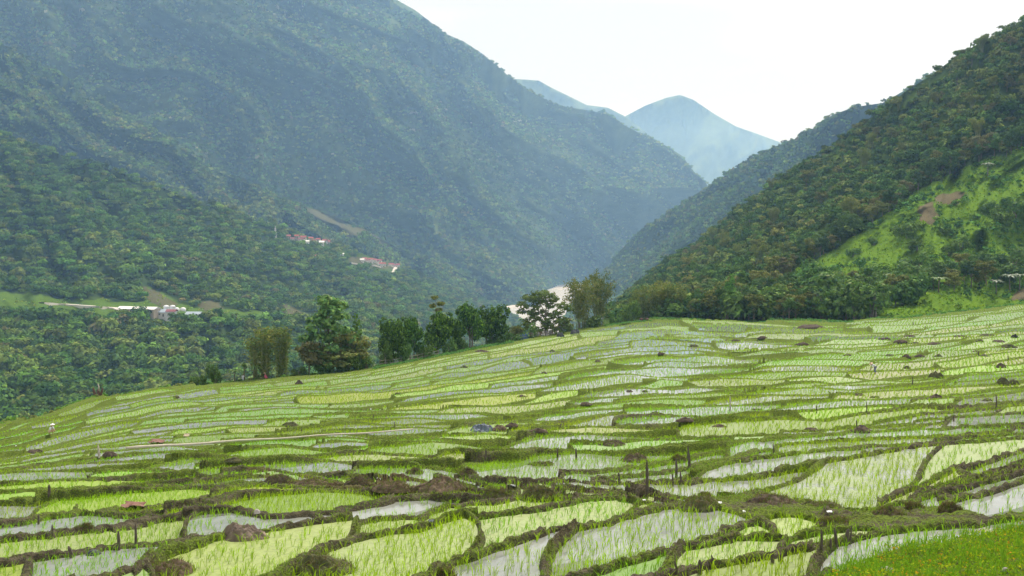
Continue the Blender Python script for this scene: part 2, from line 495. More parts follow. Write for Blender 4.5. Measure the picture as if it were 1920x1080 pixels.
mud = ramp(t, n1.outputs[0], [(0.3, (0.038, 0.033, 0.020)), (0.52, (0.105, 0.090, 0.055)), (0.75, (0.19, 0.165, 0.11))])
grs = ramp(t, n2.outputs[0], [(0.3, (0.06, 0.09, 0.015)), (0.6, (0.16, 0.22, 0.028)), (0.8, (0.25, 0.31, 0.05))])
ad = N(t, "ShaderNodeMath", operation='ADD'); t.links.new(sep.outputs[0], ad.inputs[0])
ms = N(t, "ShaderNodeMath", operation='MULTIPLY_ADD'); t.links.new(n2.outputs[0], ms.inputs[0]); ms.inputs[1].default_value = 1.6; ms.inputs[2].default_value = -0.95
t.links.new(ms.outputs[0], ad.inputs[1])
cl = N(t, "ShaderNodeMapRange"); cl.inputs[1].default_value = 0.35; cl.inputs[2].default_value = 0.75; t.links.new(ad.outputs[0], cl.inputs[0])
c1 = mixc(t, 'MIX', cl.outputs[0], mud.outputs[0], grs.outputs[0])
c2 = mixc(t, 'MIX', sep.outputs[1], c1, mixc(t, 'MIX', n1.outputs[0], (0.09, 0.05, 0.03), (0.20, 0.13, 0.08)))
t.links.new(c2, b.inputs['Base Color']); b.inputs['Roughness'].default_value = 0.95
b.inputs['Specular IOR Level'].default_value = 0.15
bp = N(t, "ShaderNodeBump"); bp.inputs['Strength'].default_value = 1.0; bp.inputs['Distance'].default_value = 0.2
t.links.new(n2.outputs[0], bp.inputs['Height']); t.links.new(bp.outputs[0], b.inputs['Normal'])
nr_all = Vall.shape[0]
ground = link("ground", mesh_np("ground", Vall.reshape(-1, 3), [grid_faces(nr_all, NCOL)], [m_ground], gcol.reshape(-1, 3), smooth=True))
tag(ground, kind='structure')

# the same hillside going on beside and behind the viewpoint
apx = np.linspace(-3200, 5200, 150); arow = np.concatenate([np.linspace(560, 1100, 50), np.linspace(1120, 3200, 60), [4500, 8000, 20000]])
APX, AR = np.meshgrid(apx, arow)
AR2 = np.maximum(AR, polyl(EDGE, apx)[None] + 1)
Za = zsm(APX, AR2) + np.clip(AR2 - 1800, 0, 1400) * .0006
Ya = -Za / ((AR2 - HY) / F); Xa = (APX - CX) / F * Ya
inside = sstep(-420, -300, APX) * (1 - sstep(2220, 2330, APX)) * (1 - sstep(1560, 1640, AR2))
Za = Za - 0.15 - 3.0 * inside + 0.12 * fbm(Xa * .4, Ya * .4, 3, 5)
Za = Za + 0.10 * np.clip(Xa - 0.75 * Ya - 8, 0, 200) * 0
ac = np.zeros((*Za.shape, 3)); ac[..., 0] = 0.9
ap = link("hillside_ground", mesh_np("hillside_ground", np.stack([Xa, Ya, Za], -1).reshape(-1, 3), [grid_faces(*Za.shape)], [m_ground], ac.reshape(-1, 3), smooth=True)); tag(ap, kind='structure')

# water sheets in the paddies
sub = slice(None, None, 2)
Xw, Yw, Zw_, Cw, Bw = X[:, sub], Y[:, sub], ZW[:, sub], CID[:, sub], np.where(weed_m | bank_m | verge, 2, BM)[:, sub]
ncw = Xw.shape[1]
fq = grid_faces(NROW, ncw)
cf = Cw.ravel()[fq]; bf = Bw.ravel()[fq]
ok = (cf == cf[:, :1]).all(1) & (bf.min(1) < 0.98)
fq = fq[ok]
used, inv = np.unique(fq, return_inverse=True)
fq = inv.reshape(fq.shape)
Vw = np.c_[Xw.ravel(), Yw.ravel(), Zw_.ravel()][used]
crng = np.random.default_rng(11)
kind_r = crng.random(nc)
cellY = np.bincount(CID.ravel(), weights=Y.ravel(), minlength=nc) / np.maximum(cnt, 1)
cellP = np.bincount(CID.ravel(), weights=PX.ravel(), minlength=nc) / np.maximum(cnt, 1)
cellR = np.bincount(CID.ravel(), weights=rowm.ravel(), minlength=nc) / np.maximum(cnt, 1)
tint = np.zeros((nc, 3)); cover = np.zeros(nc)
rr = crng.random((nc, 3)) - 0.5
clear_p = np.interp(cellY, [20, 60, 120, 250], [0.5, 0.5, 0.32, 0.2])
clear_p = np.where(cellP < 400, clear_p * 0.8, clear_p)
for i in range(nc):
    r_ = kind_r[i]
    if r_ < clear_p[i]: tint[i] = (0.42, 0.44, 0.20); cover[i] = 0.10 + 0.25 * crng.random()
    elif r_ < clear_p[i] + 0.22: tint[i] = (0.47, 0.50, 0.21); cover[i] = 0.75 + 0.25 * crng.random()
    elif r_ < clear_p[i] + 0.32: tint[i] = (0.47, 0.55, 0.08); cover[i] = 0.9
    else: tint[i] = (0.34, 0.44, 0.12); cover[i] = 0.7 + .3 * crng.random()
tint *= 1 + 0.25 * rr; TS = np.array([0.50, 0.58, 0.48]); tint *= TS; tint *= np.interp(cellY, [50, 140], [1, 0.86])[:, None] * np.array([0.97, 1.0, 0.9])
def cell_at(px, row):
    c = int(np.argmin(np.abs(pxs - px)))
    r = int(np.argmin(np.abs(rowm[:, c] - row)))
    return int(CID[r, c])
for (px, row, tn, cv) in [
        (1000, 990, (0.54, 0.56, 0.25), 1.0), (700, 1045, (0.54, 0.56, 0.25), 1.0), (900, 1010, (0.54, 0.56, 0.25), 1.0), (1130, 965, (0.54, 0.56, 0.25), .97),
        (480, 1045, (0.54, 0.56, 0.20), 1.0), (430, 1060, (0.54, 0.56, 0.20), 1.0), (700, 1000, (0.54, 0.56, 0.25), 0.95),
        (100, 1060, (0.4, 0.4, 0.2), 0.05), (200, 1065, (0.4, 0.4, 0.2), 0.05), (150, 1032, (0.5, 0.52, 0.24), .9), (300, 1010, (0.5, 0.52, 0.22), .85),
        (360, 955, (0.62, 0.66, 0.04), 1.0), (280, 966, (0.62, 0.66, 0.04), 1.0), (520, 926, (0.55, 0.56, 0.1), 1.0),
        (1000, 1060, (0.4, 0.42, 0.2), 0.1), (1150, 1030, (0.4, 0.42, 0.2), 0.15), (1250, 1000, (0.4, 0.42, 0.2), 0.2), (1330, 990, (0.4, 0.42, 0.2), 0.12),
        (1467, 990, (0.56, 0.60, 0.22), 1.0), (1440, 1000, (0.56, 0.60, 0.22), 1.0), (1350, 1045, (0.52, 0.54, 0.24), 0.9), (1500, 1022, (0.52, 0.54, 0.24), 0.9),
        (1600, 900, (0.50, 0.52, 0.26), 0.7), (1700, 880, (0.50, 0.53, 0.25), 0.85), (1800, 850, (0.50, 0.53, 0.25), 0.9), (1560, 930, (0.50, 0.52, 0.3), 0.55),
        (1740, 915, (0.52, 0.54, 0.16), 0.8), (1850, 890, (0.52, 0.54, 0.16), 0.8), (1800, 930, (0.5, 0.5, 0.3), .3), (1850, 950, (0.45, 0.47, 0.3), .25),
        (880, 898, (0.4, 0.42, 0.25), .1), (1150, 913, (0.4, 0.42, 0.25), .1), (1230, 905, (0.4, 0.42, 0.25), .1), (1250, 888, (0.4, 0.42, 0.25), .12), (1050, 888, (0.4, 0.42, 0.25), .15), (1200, 872, (0.4, 0.42, 0.25), .1), (1080, 878, (0.4, 0.42, 0.25), .1), (1360, 884, (0.4, 0.42, 0.25), .1), (1420, 870, (0.4, 0.42, 0.25), .15), (950, 886, (0.42, 0.44, 0.2), .4), (1320, 862, (0.4, 0.42, 0.25), .1), (740, 885, (0.42, 0.44, 0.25), .15),
        (1600, 1050, (0.4, 0.4, 0.2), 0.05), (700, 960, (0.42, 0.44, 0.2), 0.25), (600, 985, (0.42, 0.44, 0.2), 0.2)]:
    i = cell_at(px, row); tint[i] = np.array(tn) * TS; cover[i] = cv
wc = np.c_[tint[Cw.ravel()[used]], cover[Cw.ravel()[used]]]
m_water, t, b = newmat("paddy_water")
at = N(t, "ShaderNodeVertexColor"); at.layer_name = "tint"
n1 = noise(t, 0.55, 6, 0.65); n2 = noise(t, 9, 4, 0.6); n3 = noise(t, 30, 2, 0.5)
a1 = N(t, "ShaderNodeMath", operation='MULTIPLY_ADD'); t.links.new(n1.outputs[0], a1.inputs[0]); a1.inputs[1].default_value = 0.75
a2 = N(t, "ShaderNodeMath", operation='MULTIPLY'); t.links.new(n2.outputs[0], a2.inputs[0]); a2.inputs[1].default_value = 0.32
t.links.new(a2.outputs[0], a1.inputs[2])
sb = N(t, "ShaderNodeMath", operation='SUBTRACT')
mcv = N(t, "ShaderNodeMapRange"); mcv.inputs[3].default_value = 0.25; mcv.inputs[4].default_value = 0.80; t.links.new(at.outputs[1], mcv.inputs[0])
t.links.new(mcv.outputs[0], sb.inputs[0]); t.links.new(a1.outputs[0], sb.inputs[1])
cm = N(t, "ShaderNodeMapRange"); cm.inputs[1].default_value = -0.05; cm.inputs[2].default_value = 0.06; t.links.new(sb.outputs[0], cm.inputs[0])
film = mixc(t, 'MULTIPLY', 1.0, at.outputs[0], ramp(t, n2.outputs[0], [(0.3, (0.72, 0.72, 0.66)), (0.55, (1, 1, 1)), (0.75, (1.1, 1.1, 1.05))]).outputs[0])
wcol = ramp(t, n1.outputs[0], [(0.3, (0.17, 0.18, 0.155)), (0.7, (0.33, 0.34, 0.31))])
t.links.new(mixc(t, 'MIX', cm.outputs[0], wcol.outputs[0], film), b.inputs['Base Color'])
rgh = N(t, "ShaderNodeMapRange"); rgh.inputs[3].default_value = 0.02; rgh.inputs[4].default_value = 0.55; t.links.new(cm.outputs[0], rgh.inputs[0]); t.links.new(rgh.outputs[0], b.inputs['Roughness'])
b.inputs['IOR'].default_value = 1.5
bp = N(t, "ShaderNodeBump"); bp.inputs['Strength'].default_value = 0.08; bp.inputs['Distance'].default_value = 0.01
t.links.new(n3.outputs[0], bp.inputs['Height']); t.links.new(bp.outputs[0], b.inputs['Normal'])
water = link("paddy_water", mesh_np("paddy_water", Vw, [fq], [m_water], wc))
tag(water, kind='structure')

def field_idx(px, row):
    c = np.clip(np.round((px + 330) / 2580 * (NCOL - 1)).astype(int), 0, NCOL - 1)
    e = edge[c]
    tcol = np.where(row > 1125, (1600 - row) / 474 * 69, 70 + (1125 - row) / (1125 - e) * (NROW - 71))
    r = np.clip(np.round(tcol).astype(int), 0, NROW - 1)
    return r, c
def world_idx(x, y):
    """grid row and column under world points; ok is False off the field"""
    px = CX + F * x / y
    c = np.clip(np.round((px + 330) / 2580 * (NCOL - 1)).astype(int), 0, NCOL - 1)
    r = np.zeros(len(x), int)
    o = np.argsort(c, kind='stable'); cs = c[o]
    b0 = np.searchsorted(cs, np.arange(NCOL)); b1 = np.searchsorted(cs, np.arange(NCOL), side='right')
    for k in range(NCOL):
        if b1[k] > b0[k]:
            ii = o[b0[k]:b1[k]]; r[ii] = np.searchsorted(Y[:, k], y[ii])
    ok = (r > 0) & (r < NROW) & (px > -330) & (px < 2250)
    return np.clip(r, 0, NROW - 1), c, px, ok
TOPZ = np.maximum(G, ZW)
def at_field(px, row, dz=0.0):
    c = int(np.clip(round((px + 330) / 2580 * (NCOL - 1)), 0, NCOL - 1))
    pr = HY - F * TOPZ[:, c] / Y[:, c]
    k = np.nonzero(pr <= row)[0]
    r = int(k[0]) if len(k) else NROW - 1
    y = float(Y[r, c])
    return Vector(((px - CX) / F * y, y, float(TOPZ[r, c]) + dz))

# ------------------------------------------------------------------ hills
def hillmat(name, a, b_, scale=0.02, dirt=(0.13, 0.11, 0.065)):
    m, t, b = newmat(name)
    n1 = noise(t, scale, 8, 0.65)
    r = ramp(t, n1.outputs[0], [(0.35, a), (0.65, b_)])
    at = N(t, "ShaderNodeVertexColor"); at.layer_name = "tint"
    sep = N(t, "ShaderNodeSeparateColor"); t.links.new(at.outputs[0], sep.inputs[0])
    n2 = noise(t, scale * 14, 6, 0.6)
    gr = ramp(t, n2.outputs[0], [(0.3, (0.06, 0.12, 0.015)), (0.55, (0.11, 0.19, 0.02)), (0.75, (0.16, 0.24, 0.03))])
    c = mixc(t, 'MIX', sep.outputs[0], r.outputs[0], gr.outputs[0])
    dr = ramp(t, n2.outputs[0], [(0.3, tuple(x * .7 for x in dirt)), (0.7, tuple(x * 1.25 for x in dirt))])
    c = mixc(t, 'MIX', sep.outputs[1], c, dr.outputs[0])
    c = mixc(t, 'MIX', sep.outputs[2], c, (0.62, 0.58, 0.52))
    t.links.new(c, b.inputs['Base Color']); b.inputs['Roughness'].default_value = 1.0
    b.inputs['Specular IOR Level'].default_value = 0.0
    bp = N(t, "ShaderNodeBump"); bp.inputs['Strength'].default_value = 0.6; bp.inputs['Distance'].default_value = 0.08 / scale
    t.links.new(n1.outputs[0], bp.inputs['Height']); t.links.new(bp.outputs[0], b.inputs['Normal'])
    return m

HILLS = {}
def hill(name, guides, px0, px1, ns, nt_, mat, relief=0.05, rscale=(0.004, 0.012), masks=(), back=(0.08, 0.5), skew=0.0, seed=0):
    """guides run from the foot to the ridge: lists of (column, row, depth)"""
    px = np.linspace(px0, px1, ns)
    gr = np.array([polyl(g, px, 1) for g in guides]); gy = np.log(np.array([polyl(g, px, 2) for g in guides]))
    tg = np.linspace(0, 1, len(guides)); tv = np.linspace(0, 1, nt_)
    row = np.array([[0.0] * ns] * nt_); ly = row.copy()
    for k in range(nt_):
        i = min(int(tv[k] * (len(guides) - 1)), len(guides) - 2); f = tv[k] * (len(guides) - 1) - i
        row[k] = gr[i] * (1 - f) + gr[i + 1] * f; ly[k] = gy[i] * (1 - f) + gy[i + 1] * f
    P = np.broadcast_to(px, row.shape)
    y = np.exp(ly)
    # ribs and gullies running down the slope
    rib = (1 - np.abs(fbm((P + skew * row) * rscale[0] + .7 * vn(P / 190, row / 190, 66), row * rscale[0] * .6, 4, seed)) * 2.2)
    y = y * (1 + relief * (0.5 - rib) + relief * 0.4 * fbm(P * rscale[1], row * rscale[1], 4, seed + 5))
    x = (P - CX) / F * y; z = -(row - HY) / F * y
    t3 = np.zeros((*row.shape, 3))
    for ch, poly, *val in masks:
        val = val[0] if val else 1.0
        mm = in_poly(P + 6 * vn(P / 14, row / 14, 3), row + 4 * vn(P / 11, row / 11, 8), poly)
        t3[..., ch] = np.where(mm, val, t3[..., ch])
        if ch > 0: t3[..., 0] = np.where(mm, 0, t3[..., 0])
    V = np.stack([x, y, z], -1)
    H = z[-1] + 400
    bk = np.array([np.stack([x[-1] * (1 + f), y[-1] * (1 + f), np.maximum(z[-1] - np.abs(H) * g, -238)], -1) for f, g in ((back[0] * .2, .05), (back[0], back[1]), (back[0] * 2.2, 1.2))])
    VV = np.concatenate([V, bk], 0); T3 = np.concatenate([t3, np.zeros((3, ns, 3))], 0)
    o = link(name, mesh_np(name, VV.reshape(-1, 3), [grid_faces(nt_ + 3, ns)], [mat], T3.reshape(-1, 3), smooth=True))
    tag(o, kind='structure')
    HILLS[name] = dict(V=V, P=P, row=row, t=t3, mesh=(VV.reshape(-1, 3), grid_faces(nt_ + 3, ns)))
    return o

mh_far = hillmat("far_forest_ground", (0.055, 0.085, 0.03), (0.11, 0.15, 0.05), 0.012)
mh_mid = hillmat("mid_forest_ground", (0.025, 0.045, 0.015), (0.05, 0.08, 0.025), 0.03)
mh_near = hillmat("near_slope_ground", (0.03, 0.055, 0.014), (0.06, 0.095, 0.02), 0.10)

hill('distant_hill', [[(1000,520,9000),(1700,520,9000)], [(1000,400,9500),(1700,430,9500)],
     [(1000,330,10500),(1100,262,10500),(1140,236,10500),(1172,218,10500),(1210,198,10500),(1250,183,10500),(1275,178,10500),(1300,187,10500),(1340,214,10500),(1380,237,10500),(1420,251,10500),(1455,264,10500),(1560,300,10500),(1700,360,10500)]],
     1000, 1700, 220, 60, mh_far, relief=0.05, rscale=(0.012, 0.03), skew=.6, seed=1)
hill('distant_ridge_hill', [[(700,420,7000),(1380,440,7500)],
     [(700,-25,8200),(780,20,8200),(835,63,8200),(870,78,8200),(905,101,8200),(925,132,8200),(950,150,8200),(968,148,8200),(1010,151,8200),(1035,165,8200),(1060,177,8200),(1100,197,8200),(1140,202,8200),(1170,217,8200),(1230,262,8200),(1330,350,8200),(1380,430,8200)]],
     700, 1380, 220, 50, mh_far, relief=0.03, rscale=(0.02, 0.05), seed=2)
hill('great_valley_hill',
     [[(-500,420,2500),(0,420,2600),(300,480,2700),(600,540,2900),(950,569,3150),(1000,557,3490),(1030,541,3990),(1075,531,4400),(1140,525,4600),(1330,480,4800),(1420,470,4900)],
      [(-500,200,2700),(0,250,2800),(400,330,3000),(700,420,3200),(950,500,3500),(1030,500,4100),(1075,495,4450),(1140,480,4650),(1330,440,4850),(1420,455,4900)],
      [(-500,-60,3000),(0,-20,3100),(500,60,3350),(900,280,3800),(1075,380,4500),(1250,370,4700),(1330,400,4900),(1420,440,4950)],
      [(-500,-560,3500),(200,-400,3500),(560,-120,3800),(700,-22,4000),(735,3,4050),(760,20,4080),(800,40,4100),(840,68,4150),(880,90,4200),(905,103,4230),(940,130,4280),(960,149,4300),(990,170,4350),(1030,190,4400),(1060,200,4450),(1110,208,4520),(1140,215,4550),(1165,232,4600),(1200,250,4650),(1230,263,4700),(1260,280,4750),(1280,293,4780),(1300,321,4850),(1325,345,4900),(1350,400,4950),(1420,430,4990)]],
     -500, 1420, 420, 200, mh_far, relief=0.09, rscale=(0.0075, 0.02), skew=-0.95, seed=3)
hill('middle_spur_hill',
     [[(-500,400,1900),(0,430,1950),(400,520,2100),(700,560,2400),(900,575,2900),(945,575,3130),(1010,566,3250)],
      [(-500,120,2100),(0,250,2200),(400,400,2350),(700,500,2600),(900,550,3000),(945,568,3140),(1010,562,3330)],
      [(-500,-110,2350),(-100,35,2350),(0,85,2400),(100,132,2450),(200,190,2500),(300,250,2550),(400,318,2600),(520,368,2680),(600,396,2750),(680,428,2850),(740,462,2950),(900,528,3100),(945,548,3150),(1010,560,3400)]],
     -500, 1010, 330, 120, mh_mid, relief=0.11, rscale=(0.010, 0.03), skew=-0.9, seed=4,
     masks=[(0, [(520,368),(600,392),(690,430),(745,475),(700,480),(640,455),(570,425)], 0.3),
            (1, [(560,385),(615,398),(690,438),(660,448),(600,425)], 0.6), (1, [(672,418),(692,432),(738,466),(712,462),(690,446)], 0.6)])
hill('near_spur_hill',
     [[(-500,960,520),(0,840,560),(450,750,650),(700,705,900),(850,672,1400),(945,650,1900),(1000,640,2100),(1060,668,1880)],
      [(-500,740,720),(0,670,760),(450,670,820),(700,650,1100),(850,630,1700),(945,615,2300),(1000,632,2180),(1060,666,1884)],
      [(-500,545,1000),(0,572,930),(100,574,930),(230,582,930),(440,598,950),(600,602,1150),(760,602,1500),(900,598,2200),(945,590,2700),(1000,629,2230),(1060,665,1884)],
      [(-500,460,1150),(0,520,1080),(250,545,1080),(440,560,1150),(600,570,1400),(760,575,1800),(900,585,2400),(945,578,3000),(1000,628,2240),(1060,665,1884)],
      [(-500,40,1450),(-100,225,1500),(0,255,1500),(120,292,1520),(250,332,1560),(400,388,1650),(520,425,1800),(640,462,2000),(760,505,2200),(900,562,2600),(945,572,3110),(962,592,2700),(978,605,2500),(1000,627,2247),(1060,665,1884)]],
     -500, 1060, 380, 200, mh_mid, relief=0.05, rscale=(0.012, 0.03), skew=-0.6, seed=6,
     masks=[(0, [(-500,540),(0,545),(110,560),(260,566),(420,580),(600,590),(600,600),(440,604),(230,596),(0,588),(-500,585)], 0.55),
            (0, [(255,535),(300,545),(345,580),(290,584),(265,560)], 0.55), (1, [(262,540),(296,546),(335,575),(300,577),(276,560)], 0.6),
            (1, [(370,565),(410,566),(420,580),(375,580)], 0.6), (1, [(475,567),(530,568),(580,590),(545,594),(520,580)], 0.6),
            (0, [(535,436),(640,452),(760,498),(750,520),(650,505),(560,470)], 0.3), (0, [(810,500),(850,520),(835,524),(805,510)], 0.55),
            (1, [(658,484),(720,490),(735,505),(700,505),(655,494)], 0.6)])
hill('right_bank_hill',
     [[(1055,645,2080),(1100,625,2280),(1300,605,1700),(1700,600,1200),(2300,600,1100)],
      [(1055,625,2270),(1100,590,2700),(1300,520,1900),(1700,450,1450),(2300,300,1300)],
      [(1055,601,2590),(1075,566,3250),(1100,545,3250),(1140,503,3100),(1160,473,3000),(1200,432,2850),(1240,410,2750),(1280,381,2650),(1320,360,2550),(1350,336,2450),(1400,301,2330),(1450,276,2230),(1490,261,2150),(1530,240,2080),(1560,216,2020),(1600,201,1960),(1655,193,1900),(1800,110,1850),(2300,-150,1800)]],
     1055, 2300, 300, 150, mh_mid, relief=0.07, rscale=(0.009, 0.03), skew=0.7, seed=7)
CLEAR = [(1640,600),(1560,603),(1480,560),(1440,545),(1490,505),(1560,470),(1640,415),(1700,372),(1760,335),(1830,305),(1920,280),(2100,215),(2400,150),(2400,560),(1920,575),(1700,600)]
D_ridge = [(1130,600,420),(1160,570,900),(1210,522,900),(1250,492,860),(1300,464,850),(1350,424,830),(1400,380,800),(1440,352,780),(1500,312,750),(1550,286,730),(1600,246,710),(1650,208,690),(1700,170,660),(1750,138,640),(1790,108,620),(1840,78,600),(1880,58,580),(1920,38,560),(2100,-60,540),(2500,-260,520)]
def toe(p): 
    r = float(polyl(EDGE, p)); i, c = field_idx(np.array([p], float), np.array([r])); return float(Y[i[0], c[0]])
foot = [(p, float(polyl(EDGE, p)) + 2.5, toe(p) - 1.5) for p in (1130,1180,1250,1320,1400,1500,1600,1700,1800,1920,2100,2240)]
foot.append((2500, 480, foot[-1][2] * 1.1))
hill('wooded_right_hill',
     [foot, [(1130,600,410),(1180,590,450),(1250,570,450),(1400,540,400),(1600,520,360),(1750,500,355),(1920,460,380),(2500,330,380)],
      [(1130,600,415),(1180,575,600),(1250,540,600),(1400,470,560),(1600,405,480),(1750,370,450),(1920,300,440),(2500,100,430)],
      D_ridge],
     1130, 2500, 420, 260, mh_near, relief=0.05, rscale=(0.010, 0.035), skew=0.5, seed=8,
     masks=[(0, CLEAR), (1, [(1725,385),(1752,380),(1760,405),(1745,425),(1722,415)]), (1, [(1752,370),(1795,358),(1815,365),(1790,385),(1760,385)]),
            (1, [(1465,512),(1488,508),(1484,522),(1462,526)]), (1, [(1790,488),(1815,488),(1812,498),(1792,498)]), (1, [(1905,548),(1960,520),(1960,560),(1897,564)])])

# valley bottom and river
m_bed = simple("valley_gravel", (0.10, 0.11, 0.07), 1.0, 0.4, 0.02)
g = np.array([[-14000, 100, -238.5], [14000, 100, -238.5], [14000, 16000, -238.5], [-14000, 16000, -238.5]], float)
vf = link("valley_floor", mesh_np("valley_floor", g, [np.array([[0, 1, 2, 3]])], [m_bed])); tag(vf, kind='structure')
m_river, t, b = newmat("river_water")
n = noise(t, 0.02, 6, 0.6)
r = ramp(t, n.outputs[0], [(0.3, (0.42, 0.41, 0.37)), (0.7, (0.62, 0.60, 0.56))])
t.links.new(r.outputs[0], b.inputs['Base Color']); b.inputs['Roughness'].default_value = 0.35
def on_level(px, row, z): y = -z / ((row - HY) / F); return ((px - CX) / F * y, y, z)
lft = [(1082,527),(1066,531),(1050,536),(1026,543),(1008,552),(985,567),(955,570),(945,574),(958,592),(975,606),(994,627),(1030,670),(1060,720)]
rgt = [(1092,527),(1100,533),(1100,540),(1090,549),(1082,556),(1074,566),(1070,572),(1064,578),(1060,590),(1058,602),(1060,630),(1090,672),(1160,725)]
RV = np.array([on_level(p, r_, -236.5) for a, b2 in zip(lft, rgt) for p, r_ in (a, b2)])
rv = link("river", mesh_np("river", RV, [np.array([[2*i, 2*i+1, 2*i+3, 2*i+2] for i in range(len(lft) - 1)])], [m_river])); tag(rv, kind='structure')
# gravel bar with boulders
m_bar = simple("river_gravel", (0.50, 0.46, 0.42), 0.9, 0.35, 0.05)
def lumpy(name, cx, cy, z, rx, ry, h, mat, seed, nn=26, pw=1.0, parent=None, smooth=False, rgh=0.35, fr=1.6):
    a = np.linspace(-1, 1, nn); A, B = np.meshgrid(a, a)
    d = np.sqrt(A**2 + B**2)
    # map square to disc
    k = np.maximum(np.abs(A), np.abs(B)) / np.maximum(d, 1e-6); A2, B2 = A * k, B * k; d = np.sqrt(A2**2 + B2**2)
    hh = h * (np.clip(1 - d**2, 0, 1) ** pw) * (1 + rgh * 1.4 * fbm(A2 * fr + seed, B2 * fr, 4, seed)) + h * rgh * 0.4 * fbm(A2 * fr * 3, B2 * fr * 3, 3, seed + 3) * (d < 0.97)
    hh = np.where(d > 0.985, -0.12 * h, hh)
    wob = 1 + 0.22 * vn(np.arctan2(B2, A2) * 1.3 + seed, d * 0 + seed, 2)
    V = np.stack([cx + rx * A2 * wob, cy + ry * B2 * wob, z + hh], -1).reshape(-1, 3)
    return link(name, mesh_np(name, V, [grid_faces(nn, nn)], [mat], smooth=smooth), parent)
p = on_level(967, 573, -236); o = lumpy("gravel_bar", *p[:2], -236.8, 42, 130, 3.4, m_bar, 5, 40, 0.4); tag(o, kind='structure')
p = on_level(1052, 538, -236); o = lumpy("gravel_bar", *p[:2], -236.8, 42, 190, 3.6, m_bar, 9, 40, 0.4); tag(o, kind='structure')

# rays on all the built slopes, to stand things on
_V = []; _Fc = []; off = 0
for h in HILLS.values():
    v, f = h['mesh']; _V += [tuple(q) for q in v.tolist()]; _Fc += (f + off).tolist(); off += len(v)
BVH = BVHTree.FromPolygons(_V, _Fc)
def at_hill(px, row):
    d = Vector(((px - CX) / F, 1.0, -(row - HY) / F)).normalized()
    hit = BVH.ray_cast(Vector((0, 0, 0)), d, 30000)
    return hit[0]

# ------------------------------------------------------------------ foliage
def unit(n, r):
    v = r.normal(size=(n, 3)); return v / np.linalg.norm(v, axis=1)[:, None]
FOL = 1.45
def cards(P, Nn, size, r, asp=0.55, col=None, fold=0.0):
    """one small leaf-shaped face at each point"""
    n = len(P); size = np.broadcast_to(size, (n,))
    T_ = np.cross(Nn, unit(n, r)); T_ /= np.linalg.norm(T_, axis=1)[:, None] + 1e-9
    B_ = np.cross(Nn, T_); B_ /= np.linalg.norm(B_, axis=1)[:, None] + 1e-9
    s = size[:, None]
    V = np.stack([P - T_ * s, P + B_ * s * asp, P + T_ * s, P - B_ * s * asp], 1)
    Fq = np.arange(n * 4).reshape(n, 4)
    C = None if col is None else np.repeat(col * FOL, 4, axis=0)
    return V.reshape(-1, 3), Fq, C

def crown_mass(name, C, rad, col, nl, leaf, seed, core=True, flat=0.8, mat=None):
    """many crowns as one mass: C centres, rad radii, col colours, nl leaf faces per crown"""
    r = np.random.default_rng(seed); n = len(C)
    kinds = 6
    Vs, Fs, Cs = [], [], []; off = 0
    for k in range(kinds):
        idx = np.arange(n)[k::kinds]
        if not len(idx): continue
        # template: lobes on a dome, leaf faces on the lobes
        nlobe = r.integers(4, 8)
        lob = unit(nlobe, r) * r.uniform(0.35, 0.62, (nlobe, 1)); lob[:, 2] = np.abs(lob[:, 2]) * 0.8
        li = r.integers(0, nlobe, nl)
        d = unit(nl, r); d[:, 2] = np.where(d[:, 2] < -0.25, -d[:, 2], d[:, 2])
        P = lob[li] + d * r.uniform(0.30, 0.50, (nl, 1)); P[:, 2] *= flat
        Nn = d + unit(nl, r) * 0.55 + np.array([0, 0, 0.45]); Nn /= np.linalg.norm(Nn, axis=1)[:, None]
        V, Fq, _ = cards(P, Nn, r.uniform(0.7, 1.3, nl) * leaf, r, 0.65)
        cv = np.repeat(r.uniform(0.6, 1.4, nl), 4)
        m = len(V)
        an = r.uniform(0, 6.28, len(idx)); ca, sa = np.cos(an), np.sin(an)
        rd = rad[idx]
        VX = (V[None, :, 0] * ca[:, None] - V[None, :, 1] * sa[:, None]) * rd[:, None] + C[idx, 0][:, None]
        VY = (V[None, :, 0] * sa[:, None] + V[None, :, 1] * ca[:, None]) * rd[:, None] + C[idx, 1][:, None]
        st = r.uniform(0.8, 1.35, len(idx))
        VZ = V[None, :, 2] * (rd * st)[:, None] + C[idx, 2][:, None]
        Vs.append(np.stack([VX, VY, VZ], -1).reshape(-1, 3))
        Fs.append((Fq[None] + (np.arange(len(idx)) * m)[:, None, None]).reshape(-1, 4) + off)
        Cs.append((FOL * col[idx][:, None, :] * cv[None, :, None]).reshape(-1, 3))
        off += len(idx) * m
    o = link(name, mesh_np(name, np.vstack(Vs), [np.vstack(Fs)], [mat or M_canopy], np.vstack(Cs), smooth=False))
    return o

